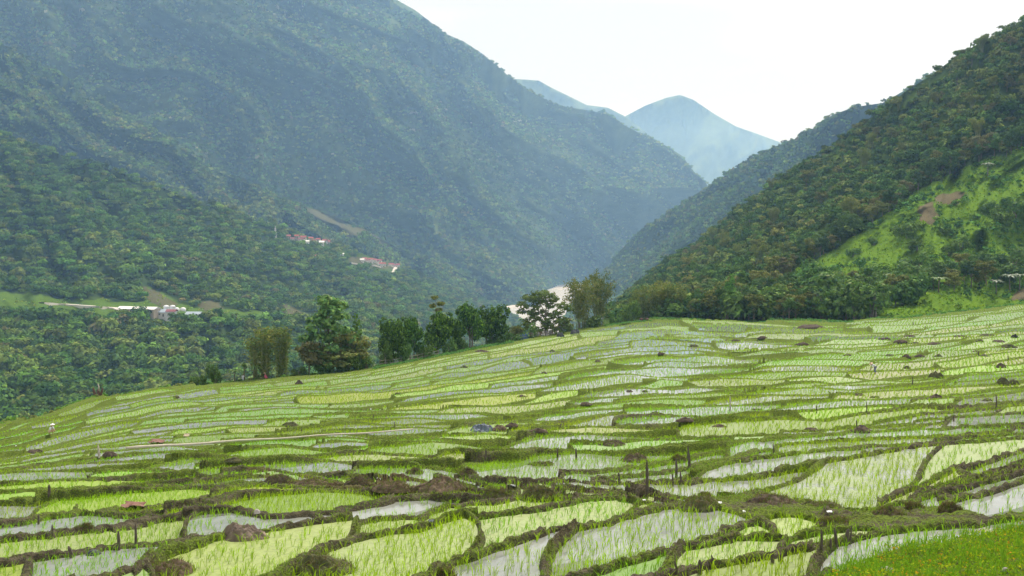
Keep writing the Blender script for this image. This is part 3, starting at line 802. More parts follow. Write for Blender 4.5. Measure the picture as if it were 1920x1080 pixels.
PAL = np.array([1.2, 1.08, 0.8]) * np.array([(0.040, 0.085, 0.022), (0.055, 0.11, 0.028), (0.075, 0.135, 0.03), (0.09, 0.12, 0.035), (0.045, 0.075, 0.028), (0.11, 0.155, 0.035), (0.10, 0.10, 0.05)])
def scatter_hill(name, n, rlo, rhi, seed, keep=None, pal=PAL, lim=(-400, 2200, -60, 900), pale=0.0):
    h = HILLS[name]; r = np.random.default_rng(seed); Vg = h['V']
    e1 = np.diff(Vg, axis=1)[:-1]; e2 = np.diff(Vg, axis=0)[:, :-1]
    ar = np.linalg.norm(np.cross(e1, e2), axis=-1)
    pc, rc = h['P'][:-1, :-1], h['row'][:-1, :-1]
    ar = ar * ((pc > lim[0]) & (pc < lim[1]) & (rc > lim[2]) & (rc < lim[3]))
    # crowns are spaced by eye: larger faces weigh by area, nearer ones a little more
    p = ar / (np.linalg.norm(Vg[:-1, :-1], axis=-1) ** 1.0); p = p.ravel() / p.sum()
    ii = r.choice(len(p), n, p=p); i, j = np.unravel_index(ii, ar.shape)
    f, g_ = r.random((2, n, 1))
    P = Vg[i, j] * (1 - f) * (1 - g_) + Vg[i, j + 1] * f * (1 - g_) + Vg[i + 1, j] * (1 - f) * g_ + Vg[i + 1, j + 1] * f * g_
    px = CX + F * P[:, 0] / P[:, 1]; row = HY - F * P[:, 2] / P[:, 1]
    t3 = h['t'][i, j]
    kp = (t3.max(1) < 0.5) if keep is None else keep(px, row, t3, r)
    P, px, row = P[kp], px[kp], row[kp]; n = len(P)
    rad = r.uniform(rlo, rhi, n) * r.choice([0.65, 0.85, 1.0, 1.0, 1.45], n)
    big = fbm(P[:, 0] / 160, P[:, 1] / 160 + P[:, 2] / 90, 3, seed + 1)
    ci_ = np.clip((big * 2.2 + 2.6 + r.normal(0, 1.5, n)).astype(int), 0, len(pal) - 1)
    col = pal[ci_] * r.uniform(0.6, 1.45, (n, 1)) * r.uniform(0.92, 1.08, (n, 3))
    if pale:
        w = r.random(n) < pale * np.clip(0.3 + fbm(P[:, 0] / 300, P[:, 2] / 200, 2, 31) * 2, 0, 1.5)
        col[w] = np.array([0.26, 0.25, 0.16]) * r.uniform(0.7, 1.2, (w.sum(), 1))
    rib_shade = fbm((px - 0.95 * row) * 0.0075 + .8 * vn(px / 170, row / 170, 6), row * 0.003, 3, seed)
    if name in ('great_valley_hill', 'middle_spur_hill'): col = col * np.clip(1 + 0.35 * rib_shade + .25 * fbm(px * .006, row * .011, 3, 55), .4, 2)[:, None]  # diagonal bands of rib and gully shading painted into the crown colours
    P = P.copy(); P[:, 2] += rad * 0.35
    return P, rad, col

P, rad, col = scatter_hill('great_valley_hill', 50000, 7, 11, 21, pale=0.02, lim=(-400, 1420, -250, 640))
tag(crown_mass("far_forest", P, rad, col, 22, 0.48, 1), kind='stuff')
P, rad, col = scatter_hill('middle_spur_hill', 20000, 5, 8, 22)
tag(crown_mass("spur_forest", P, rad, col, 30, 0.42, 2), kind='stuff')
VIL = [[(532,441),(560,441),(622,450),(622,461),(590,464),(560,463),(533,455)], [(672,484),(700,484),(752,492),(752,508),(728,519),(716,512),(700,503),(650,500),(650,490)], [(587,482),(600,482),(600,492),(587,492)], [(633,474),(648,474),(648,482),(633,482)]]
def keep_vil(px, row, t3, rg):
    k = t3.max(1) < .5
    for q in VIL: k &= ~in_poly(px, row + 2, q)
    return k
P, rad, col = scatter_hill('near_spur_hill', 14000, 5.0, 8.5, 23, keep=keep_vil, pal=PAL * np.array([0.9, 1.0, 1.0]))
tag(crown_mass("valley_forest", P, rad, col, 170, 0.145, 3), kind='stuff')
P, rad, col = scatter_hill('right_bank_hill', 17000, 4.5, 7, 24)
tag(crown_mass("bank_forest", P, rad, col, 30, 0.42, 4), kind='stuff')


# ------------------------------------------------------------------ rice seedlings (nobody could count them)
def blades(P, nb, h, w, spread, r, col, bend=0.35):
    """nb arching blades from every point: a strip of two faces each"""
    n = len(P); Pb = np.repeat(P, nb, axis=0); m = n * nb
    h = np.repeat(np.broadcast_to(h, (n,)), nb) * r.uniform(0.6, 1.1, m); w = np.repeat(np.broadcast_to(w, (n,)), nb)
    a = r.uniform(0, 6.283, m); D = np.c_[np.cos(a), np.sin(a), np.zeros(m)]
    S_ = np.c_[-np.sin(a + 0.7), np.cos(a + 0.7), np.zeros(m)]
    sp = r.uniform(0.15, 1.0, m) * spread
    p0 = Pb + D * (0.03 * r.random((m, 1)))
    p1 = p0 + D * (sp * h * 0.35)[:, None] + np.array([0, 0, 1]) * (h * 0.6)[:, None]
    p2 = p1 + D * (sp * h * (0.45 + bend))[:, None] + np.array([0, 0, 1]) * (h * (0.42 - 0.35 * sp))[:, None]
    W = S_ * (w / 2)[:, None]
    V = np.stack([p0 - W * .7, p0 + W * .7, p1 + W, p1 - W, p2], 1)
    b = np.arange(m)[:, None] * 5
    F4 = b + np.array([[0, 1, 2, 3]]); F3 = b + np.array([[3, 2, 4]])
    C = np.repeat(np.repeat(col, nb, axis=0) * r.uniform(0.75, 1.25, (m, 1)), 5, axis=0)
    return V.reshape(-1, 3), F4, F3, C

def strewn(y0, y1, sx, jit, r, ulim=0.56):
    ys = np.arange(y0, y1, sx); out = []
    for yy in ys:
        xs = np.arange(-ulim * yy - 2, ulim * yy + 2, sx)
        out.append(np.c_[xs + r.uniform(-jit, jit, len(xs)), yy + 0.18 * xs * 0 + r.uniform(-jit, jit, len(xs))])
    P = np.vstack(out)
    a = 0.22; # rows follow the hillside
    return P
dens_cell = np.clip(crng.normal(0.80, 0.2, nc), 0.25, 1.0)
def rice(name, y0, y1, sp, nb, h, w, seed):
    r = np.random.default_rng(seed)
    P = strewn(y0, y1, sp, sp * 0.28, r)
    ri, c, px, ok = world_idx(P[:, 0], P[:, 1])
    row = rowm[ri, c]
    ok &= (BM[ri, c] < np.where(P[:, 1] > 55, 0.75, 0.4)) & ~weed_m[ri, c] & ~bank_m[ri, c]
    keepp = dens_cell[CID[ri, c]] * np.where(fbm(P[:, 0] * .25, P[:, 1] * .25, 2, 5) > -0.45, 1, 0.5)
    ok &= r.random(len(P)) < keepp
    P, ri, c = P[ok], ri[ok], c[ok]
    z = np.maximum(ZW[ri, c], G[ri, c]) - 0.02
    n = len(P)
    cell = CID[ri, c]
    base = np.array([0.28, 0.47, 0.018]) * r.uniform(0.8, 1.25, (n, 1)) * (1 + 0.25 * (rr[cell] * np.array([1.2, .5, .5])))
    V, F4, F3, C = blades(np.c_[P, z], nb, h * r.uniform(0.75, 1.2, n) * (1 + 0.25 * rr[cell, 0]), w, 0.75, r, base)
    o = link(name, mesh_np(name, V, [F4, F3], [M_rice], C, smooth=False))
    tag(o, kind='stuff'); print(name, n)
rice("rice_seedlings", 15, 48, 0.20, 5, 0.30, 0.014, 41)
rice("rice_seedlings", 48, 95, 0.32, 5, 0.32, 0.022, 42)
rice("rice_seedlings", 95, 170, 0.46, 5, 0.32, 0.04, 43)
rice("rice_seedlings", 170, 345, 0.75, 5, 0.36, 0.07, 44)

# short grass and sprouting weeds on the banks
def bank_grass(name, y0, y1, sp, nb, h, w, seed, thr=0.6, dens=0.5):
    r = np.random.default_rng(seed)
    P = strewn(y0, y1, sp, sp * 0.5, r)
    ri, c, px, ok = world_idx(P[:, 0], P[:, 1])
    gz = G[ri, c]; patch = fbm(P[:, 0] * 0.55, P[:, 1] * 0.55, 3, 77) + 0.0035 * (P[:, 1] - 25)
    ok &= (BM[ri, c] > thr) & (gz > ZW[ri, c] + 0.02) & (r.random(len(P)) < dens * np.clip(0.45 + patch * 1.6, 0.05, 1))
    P, z = P[ok], gz[ok] - 0.02; n = len(P)
    pal = np.array([(0.15, 0.28, 0.02), (0.22, 0.37, 0.025), (0.20, 0.24, 0.05), (0.17, 0.14, 0.06)])
    col = pal[r.choice(4, n, p=[.4, .35, .15, .1])] * r.uniform(.75, 1.2, (n, 1))
    V, F4, F3, C = blades(np.c_[P, z], nb, h * r.uniform(0.4, 1.3, n), w, 1.0, r, col)
    o = link(name, mesh_np(name, V, [F4, F3], [M_rice], C, smooth=False)); tag(o, kind='stuff'); print(name, n)
bank_grass("bank_grass", 16, 60, 0.085, 3, 0.12, 0.012, 51, dens=0.8)
bank_grass("bank_grass", 60, 140, 0.24, 3, 0.09, 0.03, 52, dens=0.7)
bank_grass("bank_grass", 140, 345, 0.55, 3, 0.13, 0.07, 53, dens=0.7)

# weedy ground cover in the near corner, with orange and yellow flowers
r = np.random.default_rng(61)
P = strewn(12, 30, 0.045, 0.03, r, 0.75); P = P[P[:, 0] > 0.2 * P[:, 1]]
ri, c, px, ok = world_idx(P[:, 0], P[:, 1]); ok &= weed_m[ri, c] & (r.random(len(P)) < 0.85)
P = np.c_[P, G[ri, c]][ok]; n = len(P)
P[:, 2] += r.uniform(0, 0.13, n)
fl = fbm(P[:, 0] * 0.5, P[:, 1] * 0.5, 3, 12)
w = r.random(n)
col = np.where((w < 0.12 + 0.25 * fl)[:, None], np.array([[0.42, 0.24, 0.02]]), np.where((w < 0.5 + .4 * fl)[:, None], np.array([[0.30, 0.34, 0.015]]), np.array([[0.17, 0.28, 0.010]]))) * r.uniform(.7, 1.2, (n, 1))
Nn = unit(n, r) * 0.7 + np.array([0, -0.2, 0.8]); Nn /= np.linalg.norm(Nn, axis=1)[:, None]
V, Fq, C = cards(P, Nn, r.uniform(0.012, 0.035, n), r, 0.6, col)
nb_ = 5000; ib = r.integers(0, n, nb_); Vb, F4, F3, Cb = blades(P[ib], 3, .2 * r.uniform(.4, 1.2, nb_), .011, 1.0, r, np.tile([.16, .32, .02], (nb_, 1)))
o = link("weed_grass", mesh_np("weed_grass", Vb, [F4, F3], [M_rice], Cb)); tag(o, kind='stuff')
o = link("ground_cover", mesh_np("ground_cover", V, [Fq], [M_rice], C)); tag(o, kind='stuff'); print('cover', n)

# ------------------------------------------------------------------ tree prototypes (about 10 m tall, base at the origin)
def crown_mesh(name, lobes, n, leaf, cols, seed, flat=0.8, asp=0.65, droop=0.0, shell=0.55, up=0.45):
    """leaf faces spread over the shells of lobes [(x,y,z,r)]"""
    r = np.random.default_rng(seed); L_ = np.array(lobes, float)
    w = L_[:, 3] ** 2; li = r.choice(len(L_), n, p=w / w.sum())
    # twig-sized clumps inside every lobe leave gaps between them
    nk = 26; cd = unit(len(L_) * nk, r).reshape(len(L_), nk, 3)
    d = cd[li, r.integers(0, nk, n)] + unit(n, r) * 0.26; d /= np.linalg.norm(d, axis=1)[:, None]
    rad = r.uniform(shell, 1.05, n)
    P = L_[li, :3] + d * (rad * L_[li, 3])[:, None] * np.array([1, 1, flat])
    if droop: P[:, 2] -= droop * r.random(n) ** 2
    Nn = d + unit(n, r) * 0.6 + np.array([0, 0, up]); Nn /= np.linalg.norm(Nn, axis=1)[:, None]
    cc = np.array(cols); lc = r.integers(0, len(cc), len(L_) * nk).reshape(len(L_), nk)
    ck = cc[r.integers(0, len(cc), n)] * r.uniform(0.7, 1.3, (n, 1))
    V, Fq, C = cards(P, Nn, r.uniform(0.6, 1.3, n) * leaf, r, asp, ck)
    return mesh_np(name, V, [Fq], [M_leaf], C)
def trunk_mesh(name, tips, h0, rb, seed, lean=0.3, mat=None, nstem=1):
    """tapering trunk with limbs leaving it at different heights towards the tips"""
    r = random.Random(seed); m = MB()
    zt = max(t[2] for t in tips) * (0.86 if nstem == 1 else 0.75)
    for s_ in range(nstem):
        ox, oy = (0, 0) if nstem == 1 else (r.uniform(-.8, .8), r.uniform(-.5, .5))
        lx, ly = r.uniform(-lean, lean) * 1.6, r.uniform(-lean, lean)
        def at(z): f_ = max(z, 0) / zt; return (ox + lx * f_ ** 1.3 + .12 * math.sin(z * 1.1 + seed), oy + ly * f_, z)
        zs = [-1.2, 0, zt * .25, zt * .5, zt * .75, zt]
        m.tube([at(z) for z in zs], [rb * 1.35, rb * 1.1, rb * .9, rb * .7, rb * .42, rb * .15], 7)
        for k, (x, y, z, q) in enumerate(tips):
            if nstem > 1 and k % nstem != s_: continue
            b_ = at(min(max(h0 * .55, z * r.uniform(.45, .68)), zt * .95))
            mid = (b_[0] * .5 + x * .5 + r.uniform(-.2, .2), b_[1] * .5 + y * .5, b_[2] * .45 + z * .55 - .15)
            m.tube([b_, mid, (x, y, z + q * 0.3)], [rb * .38, rb * .24, rb * .07], 5)
    return m.mesh(name, mat or M_bark, smooth=True)
DARK = [(0.030, 0.070, 0.005), (0.045, 0.095, 0.006), (0.09, 0.165, 0.010), (0.020, 0.045, 0.005)]
OLIVE = [(0.13, 0.14, 0.03), (0.10, 0.13, 0.028), (0.16, 0.155, 0.04), (0.08, 0.11, 0.025)]
MIDG = [(0.06, 0.125, 0.022), (0.08, 0.15, 0.028), (0.05, 0.10, 0.02), (0.10, 0.16, 0.03)]
DEEP = [(0.035, 0.075, 0.02), (0.045, 0.09, 0.022), (0.055, 0.10, 0.028)]
PALE = [(0.07, 0.16, 0.045), (0.09, 0.19, 0.05), (0.06, 0.13, 0.04), (0.12, 0.20, 0.05)]
BAMB = [(0.14, 0.165, 0.03), (0.11, 0.15, 0.028), (0.18, 0.18, 0.045), (0.08, 0.12, 0.022)]
BROWNISH = [(0.14, 0.12, 0.05), (0.12, 0.12, 0.045), (0.10, 0.11, 0.035)]
def lobes_round(r, n, w, zc, hh, rl):
    out = []
    for _ in range(n):
        a = r.uniform(0, 6.28); q = w * math.sqrt(r.random()) * 0.75; z = zc + hh * r.uniform(-1, 1) * (1 - 0.5 * (q / w) ** 2)
        out.append((q * math.cos(a), q * math.sin(a), z, rl * r.uniform(.7, 1.2)))
    return out
PROTO = {}
def mk(kind, seed):
    r = random.Random(seed)
    if kind == 'dark':   # dense round crown on a dark low trunk
        lb = lobes_round(r, 20, 4.0, 5.9, 3.1, 1.7); c = crown_mesh("crown", lb, 6000, .25, DARK, seed); t_ = trunk_mesh("trunk", lb[:8], 3.0, .26, seed, nstem=2)
    elif kind == 'broad':
        lb = lobes_round(r, 11, 3.6, 6.6, 2.2, 1.6); c = crown_mesh("crown", lb, 2200, .26, MIDG, seed); t_ = trunk_mesh("trunk", lb[:7], 3.6, .22, seed)
    elif kind == 'deep':
        lb = lobes_round(r, 11, 3.3, 6.3, 2.8, 1.6); c = crown_mesh("crown", lb, 2200, .26, DEEP, seed); t_ = trunk_mesh("trunk", lb[:6], 3.6, .22, seed)
    elif kind == 'olive':
        lb = lobes_round(r, 18, 4.2, 5.8, 2.8, 1.6); c = crown_mesh("crown", lb, 3400, .27, OLIVE, seed, flat=.6); t_ = trunk_mesh("trunk", lb[:8], 3.8, .2, seed)
    elif kind == 'brown':
        lb = lobes_round(r, 15, 4.0, 5.6, 2.8, 1.6); c = crown_mesh("crown", lb, 2900, .27, BROWNISH, seed, flat=.6); t_ = trunk_mesh("trunk", lb[:7], 3.4, .2, seed)
    elif kind == 'pale':  # tall, layered airy sprays
        lb = []
        for z, w in ((2.5, 2.4), (3.8, 3.0), (5.2, 3.1), (6.5, 2.7), (7.8, 2.3), (9.0, 1.6), (9.8, .8)):
            for k in range(7):
                a = r.uniform(0, 6.28); q = w * r.uniform(.1, 1); lb.append((q * math.cos(a), q * math.sin(a), z + r.uniform(-.5, .5), r.uniform(.9, 1.3)))
        c = crown_mesh("crown", lb, 6000, .26, PALE, seed, flat=.45); t_ = trunk_mesh("trunk", lb[::2], 6.0, .18, seed)
    elif kind == 'cone':
        lb = [(r.uniform(-.5, .5) * (1 - z / 11), r.uniform(-.5, .5), z, (1 - z / 11.5) * 2.5 + .2) for z in np.linspace(2.2, 9.6, 10)]
        c = crown_mesh("crown", lb, 2400, .24, [(0.08, .18, .02), (0.10, .21, .025), (0.06, .14, .02)], seed); t_ = trunk_mesh("trunk", lb[:3], 5.0, .2, seed)
    elif kind == 'open':  # spreading limbs with loose leaf pads
        lb = [(-3.6, 0, 7.0, 1.0), (-2.6, .6, 8.2, 1.1), (-1.2, -.4, 8.9, 1.2), (.3, .3, 9.0, 1.1), (1.3, 0, 8.2, .9), (-3.9, .3, 5.8, .7), (2.9, -.2, 7.0, 1.0), (3.9, .4, 6.3, .7),
              (-1.5, 0, 6.6, .8), (-2.9, 0, 3.8, 1.1), (-1.6, .5, 4.6, .9), (1.2, 0, 5.0, .8), (2.6, .2, 4.0, 1.1), (-3.8, 0, 2.8, .9), (.4, 0, 3.2, 1.0), (3.6, 0, 3.0, .9), (-.8, .4, 2.2, 1.1), (1.8, .3, 2.0, 1.1)]
        lb = [(x * 1.05, y, z, q * 1.35) for x, y, z, q in lb] + [(-.2, .4, 7.6, 1.1), (2.2, .5, 5.6, 1.2), (-2.4, .2, 5.6, 1.2), (-.4, 1.2, 5.4, 1.3), (1.0, .9, 6.8, 1.2), (-1.4, 1.0, 7.6, 1.2), (0, -.9, 4.2, 1.1)]
        c = crown_mesh("crown", lb, 7000, .2, [(0.07, .11, .02), (.09, .13, .025), (.06, .09, .02)], seed, flat=.6); t_ = trunk_mesh("trunk", lb[:16], 4.5, .22, seed, lean=.2)
    elif kind == 'sapling':
        lb = [(0.3, 0, 9.6, .5), (-.7, 0, 8.8, .55), (.8, 0, 8.6, .5), (-.3, 0, 8.0, .5), (-1.0, 0, 7.2, .45), (.6, 0, 7.0, .5), (0, 0, 6.2, .5)]
        c = crown_mesh("crown", lb, 520, .2, OLIVE, seed, flat=.5); t_ = trunk_mesh("trunk", lb, 7.0, .12, seed)
    elif kind == 'shrub':
        lb = lobes_round(r, 9, 4.8, 3.2, 2.2, 2.2); c = crown_mesh("crown", lb, 1800, .34, MIDG, seed, shell=.4); t_ = trunk_mesh("trunk", lb[:6], .8, .2, seed, nstem=3)
    elif kind in ('bamboo', 'bambootall', 'bamboocol'):
        m = MB(); pts = []; nn = 26 if kind != 'bamboocol' else 18
        for k in range(nn):
            a = r.uniform(0, 6.28); b0 = r.uniform(0, .9); h = r.uniform(7.0, 10.4); o_ = r.uniform(.8, 3.4) * (0.35 if kind == 'bamboocol' else 1)
            bx, by = b0 * math.cos(a), b0 * math.sin(a); tx, ty = bx + o_ * math.cos(a), by + o_ * math.sin(a) * .8
            dz = o_ * .35
            cp = [(bx, by, -1), (bx + (tx-bx) * .12, by + (ty-by) * .12, h * .35), (bx + (tx-bx) * .4, by + (ty-by) * .4, h * .7), (bx + (tx-bx) * .75, by + (ty-by) * .75, h * .95), (tx, ty, h - dz)]
            m.tube(cp, [.07, .065, .05, .03, .012], 4)
            cpn = np.array(cp)
            q0 = .12 if kind == 'bamboocol' else .28
            tq_ = np.random.default_rng(seed * 50 + k).uniform(q0, 1, 110) ** .9 * 4
            i0 = np.clip(tq_.astype(int), 0, 3); f_ = (tq_ - i0)[:, None]
            P_ = cpn[i0] * (1 - f_) + cpn[i0 + 1] * f_
            pts.append(P_)
        Pb = np.vstack(pts); rr_ = np.random.default_rng(seed)
        sp_ = .35 if kind != 'bamboocol' else .38
        Pb = Pb + rr_.normal(0, sp_, Pb.shape) + np.array([0, 0, -.15])
        Nn = unit(len(Pb), rr_) * .8 + np.array([0, 0, .3]); Nn /= np.linalg.norm(Nn, axis=1)[:, None]
        V, Fq, C = cards(Pb, Nn, rr_.uniform(.15, .38, len(Pb)), rr_, .3, np.array(BAMB)[rr_.integers(0, 4, len(Pb))] * rr_.uniform(.75, 1.25, (len(Pb), 1)))
        c = mesh_np("foliage", V, [Fq], [M_leaf], C); t_ = m.mesh("culms", M_culm, smooth=True)
    return t_, c
LABKIND = {'bamboo': ('bamboo_clump', 'bamboo'), 'bambootall': ('bamboo_clump', 'bamboo'), 'bamboocol': ('bamboo_clump', 'bamboo'), 'shrub': ('shrub', 'shrub')}
def tree(kind, var, loc, h, label, group=None, wscale=1.0, rz=None, name=None):
    key = (kind, var)
    if key not in PROTO: PROTO[key] = mk(kind, 100 + var * 7 + len(kind) * 13 + ord(kind[0]))
    t_, c = PROTO[key]
    nm, cat = LABKIND.get(kind, ('tree', 'tree'))
    H_ = 5.6 if kind == 'shrub' else 10.0
    s_ = h / H_
    e = empty(name or nm, loc, label, cat, group, random.uniform(0, 6.28) if rz is None else rz, (s_ * wscale, s_ * wscale, s_))
    bam = kind.startswith('bamb')
    link('culms' if bam else 'trunk', t_, e); link('foliage' if bam else 'crown', c, e)
    return e

# leafy fronds: banana plants and tree ferns
M_ban = leafmat("banana_leaf", trans=0.35, rnd=0.1, gloss=0.05)
def fan_mesh(name, n, length, width, rise, seed, col, base=(0, 0, 0), segs=7, ragged=False):
    r = np.random.default_rng(seed); Vs = []; Fs = []; Cs = []; off = 0
    for k in range(n):
        a = k / n * 6.283 + r.uniform(-.3, .3); d = np.array([math.cos(a), math.sin(a), 0]); sd_ = np.array([-d[1], d[0], 0])
        l = length * r.uniform(.7, 1.1); ri_ = rise * r.uniform(.6, 1.2); t = np.linspace(0, 1, segs)
        mid = np.array(base) + d * (l * t)[:, None] + np.array([0, 0, 1]) * (ri_ * (t * 1.9 - 1.9 * t ** 2.2))[:, None]
        w = width * np.sin(np.pi * np.clip(t * .93 + .07, 0, 1)) ** .6
        if ragged: w = w * r.uniform(.6, 1.1, segs)
        lf = mid + sd_ * w[:, None] - np.array([0, 0, .35]) * w[:, None]; rt = mid - sd_ * w[:, None] - np.array([0, 0, .35]) * w[:, None]
        V = np.stack([lf, mid, rt], 1).reshape(-1, 3); i = np.arange(segs - 1)[:, None] * 3
        Fs.append(np.vstack([i + [0, 1, 4, 3], i + [1, 2, 5, 4]]) + off); Vs.append(V); Cs.append(np.tile(np.array(col) * r.uniform(.75, 1.25), (len(V), 1))); off += len(V)
    return mesh_np(name, np.vstack(Vs), [np.vstack(Fs)], [M_ban], np.vstack(Cs), smooth=True)
FR = {}
def frond_plant(kind, loc, h, label, group=None):
    if kind not in FR:
        if kind == 'banana':
            m = MB(); m.tube([(0, 0, -.5), (0, 0, 1), (.05, 0, 2.2), (.05, .05, 3.0)], [.22, .18, .13, .1], 8)
            FR[kind] = (m.mesh("stem", simple("banana_stem", (.13, .13, .06), .7), True), fan_mesh("leaves", 9, 2.3, .34, 1.7, 5, (.13, .22, .05), (.05, .05, 2.9), 9, True), 5.0, 'banana_plant', 'banana plant')
        elif kind == 'greybanana':
            m = MB(); m.tube([(0, 0, -.5), (0, 0, 1), (.05, 0, 2.6), (.05, .05, 3.4)], [.2, .17, .13, .1], 8)
            FR[kind] = (m.mesh("stem", simple("grey_banana_stem", (.16, .15, .11), .8), True), fan_mesh("leaves", 11, 2.4, .36, 1.5, 15, (.17, .22, .13), (.05, .05, 3.3), 9, True), 5.2, 'banana_plant', 'banana plant')
        else:
            m = MB(); m.tube([(0, 0, -.5), (0, 0, 1.4), (.1, 0, 2.8)], [.16, .13, .11], 7)
            FR[kind] = (m.mesh("trunk", M_bark, True), fan_mesh("fronds", 14, 2.6, .24, 1.1, 6, (.13, .21, .05), (.1, 0, 2.8), 9, True), 4.0, 'tree_fern', 'tree fern')
    a, b_, H_, nm, cat = FR[kind]
    s_ = h / H_
    e = empty(nm, loc, label, cat, group, random.uniform(0, 6.28), s_)
    link(a.name.split('.')[0], a, e); link(b_.name.split('.')[0], b_, e)
    return e

# ------------------------------------------------------------------ trees on the far edge of the field
def at_edge(px, back=2.0):
    c = int(np.argmin(np.abs(pxs - px))); Xe, Ye, Ge = X[-1, c], Y[-1, c], G[-1, c]
    drop = np.interp(back, [0, 3, 8, 20, 60], [0, 1.2, 4, 13, 48])
    return Vector((Xe - 0.35 * back, Ye + 0.94 * back, Ge - drop))
def edge_tree(kind, var, px, back, top_row, label, wpx=None, group=None, rz=None):
    p_ = at_edge(px, back); p_.x = (px - CX) / F * p_.y
    h = (-(top_row - HY) / F * p_.y - p_.z)
    ws = 1.0
    if wpx:
        nat = {'dark': 9.6, 'broad': 8.6, 'deep': 8.2, 'olive': 9.6, 'pale': 7.0, 'cone': 5.6, 'open': 9.4, 'shrub': 11, 'bamboo': 6.4, 'bambootall': 7.0, 'bamboocol': 3.3, 'sapling': 3, 'brown': 9}[kind]
        nat *= h / (5.6 if kind == 'shrub' else 10)
        ws = (wpx * 1.12 / F * p_.y) / nat
    return tree(kind, var, p_, h, label, group, ws, rz)
edge_tree('bamboocol', 1, 492, 3, 617, "upright olive bamboo clump beside the banana plants, the left one of a pair", 48)
edge_tree('bamboocol', 2, 528, 3, 616, "narrow olive bamboo column standing next to the layered pale tree", 34)
edge_tree('pale', 1, 617, 4, 562, "tall airy pale green tree with layered branches above the olive thicket", 92)
edge_tree('cone', 1, 668, 5, 587, "bright green pointed tree behind the olive thicket", 46)
edge_tree('olive', 1, 655, 3, 614, "drab olive leafy tree in the thicket, under the pointed tree", 84)
edge_tree('brown', 1, 580, 2.5, 622, "brownish olive tree leaning out on the left side of the thicket", 66)
edge_tree('olive', 2, 625, 2, 640, "low drab olive tree in the middle of the thicket", 96)
edge_tree('shrub', 1, 610, 1.0, 675, "dark rounded bush at the foot of the layered pale tree", 44)
edge_tree('shrub', 2, 688, 0.8, 662, "large dark bush at the thicket's end by the path and rail fence", 40)
edge_tree('shrub', 3, 652, 0.6, 664, "olive bush between the two dark bushes of the thicket", 50)
edge_tree('shrub', 1, 560, 1.0, 690, "low light green bush between the bamboo column and the thicket", 40)
edge_tree('shrub', 2, 405, 3, 682, "small green bush on the field edge left of the banana plants", 40)
edge_tree('shrub', 3, 372, 3, 700, "thin yellowish bush, outermost on the left part of the field edge", 36)
edge_tree('dark', 1, 738, 5, 590, "dark round tree, first of the dense row beyond the rail fence", 62)
edge_tree('dark', 2, 773, 5, 594, "dark round tree beyond the rail fence, second of the dense row", 52)
edge_tree('dark', 3, 822, 7, 575, "dark round tree in the middle of the dense row with the sapling above it", 66)
edge_tree('dark', 1, 853, 7, 592, "smaller dark tree squeezed between its two big neighbours in the dense row", 40, rz=1)
edge_tree('dark', 2, 883, 6, 568, "big dark tree with a pale trunk in the dense row", 60, rz=2)
edge_tree('dark', 3, 918, 6, 564, "largest dark tree, at the river end of the dense row", 72, rz=3)
edge_tree('sapling', 1, 819, 9, 552, "thin tall sapling poking out above the dark row")
for i, (px, tr, wp) in enumerate(((722, 655, 30), (755, 652, 36), (795, 650, 40), (842, 645, 34), (870, 640, 30), (930, 628, 36))):
    edge_tree('shrub', 1 + i % 3, px, 2.0, tr - 6, ["scrubby bush under the first dark round tree by the rail fence", "leafy bush under the second dark round tree", "loose bush right of the second dark tree's trunk", "green bush under the middle of the dark row", "small bush by the pale trunk in the dark row", "bush under the largest dark tree near the river gap"][i], wp)
edge_tree('olive', 3, 968, 6, 604, "small olive tree in the gap before the river, left of the open spreading tree", 36)
edge_tree('shrub', 3, 962, 2, 622, "olive bush behind the near end of the board fence", 36)
edge_tree('shrub', 1, 992, 2.5, 612, "spreading bush behind the board fence, below the open tree", 44)
edge_tree('open', 1, 1022, 5, 542, "open spreading tree with bare limbs in front of the river", 92, rz=0)
edge_tree('brown', 2, 1058, 4, 585, "drab small tree between the open spreading tree and the tall bamboo", 40)
edge_tree('bamboo', 1, 1088, 6, 524, "broad bamboo clump just right of the open tree, arching over the river view", 62)
edge_tree('bambootall', 2, 1122, 6, 508, "tallest bamboo clump, its tips bending over to the right", 56)
edge_tree('shrub', 2, 1105, 2, 592, "bush at the foot of the two tall bamboo clumps", 50)
edge_tree('shrub', 1, 1150, 3, 590, "low bush right of the tallest bamboo clump", 30)
edge_tree('shrub', 2, 1182, 6, 564, "dark green bush between the tallest bamboo and the wide bamboo thicket", 46)
for i, (px, tr, wp) in enumerate(((1208, 538, 48), (1238, 524, 52), (1266, 532, 46))):
    edge_tree('bamboo', 1 + i, px, 9, tr, ["olive bamboo clump at the river end of the wide bamboo thicket", "middle and tallest clump of the wide bamboo thicket", "bamboo clump at the hillside end of the wide bamboo thicket"][i], wp)
edge_tree('shrub', 1, 1233, 1.5, 578, "neat round dark bush in front of the wide bamboo thicket", 34)
for px, tr, k, lb in ((458, 668, 'banana', "banana plant with pale drooping leaves beside the person in white"), (476, 676, 'banana', "banana plant between its drooping neighbour and the left bamboo column"), (440, 684, 'banana', "smaller banana plant, outermost on the left of its trio"),
                      (1062, 592, 'fern', "feathery tree fern by the board fence, left of the bamboo"), (1086, 596, 'fern', "tree fern at the foot of the broad bamboo clump"), (1108, 598, 'banana', "banana plant at the foot of the tallest bamboo"), (1128, 596, 'banana', "banana plant right of the tallest bamboo's foot")):
    p_ = at_edge(px, 1.5); p_.x = (px - CX) / F * p_.y
    frond_plant(k, p_, -(tr - HY) / F * p_.y - p_.z, lb)

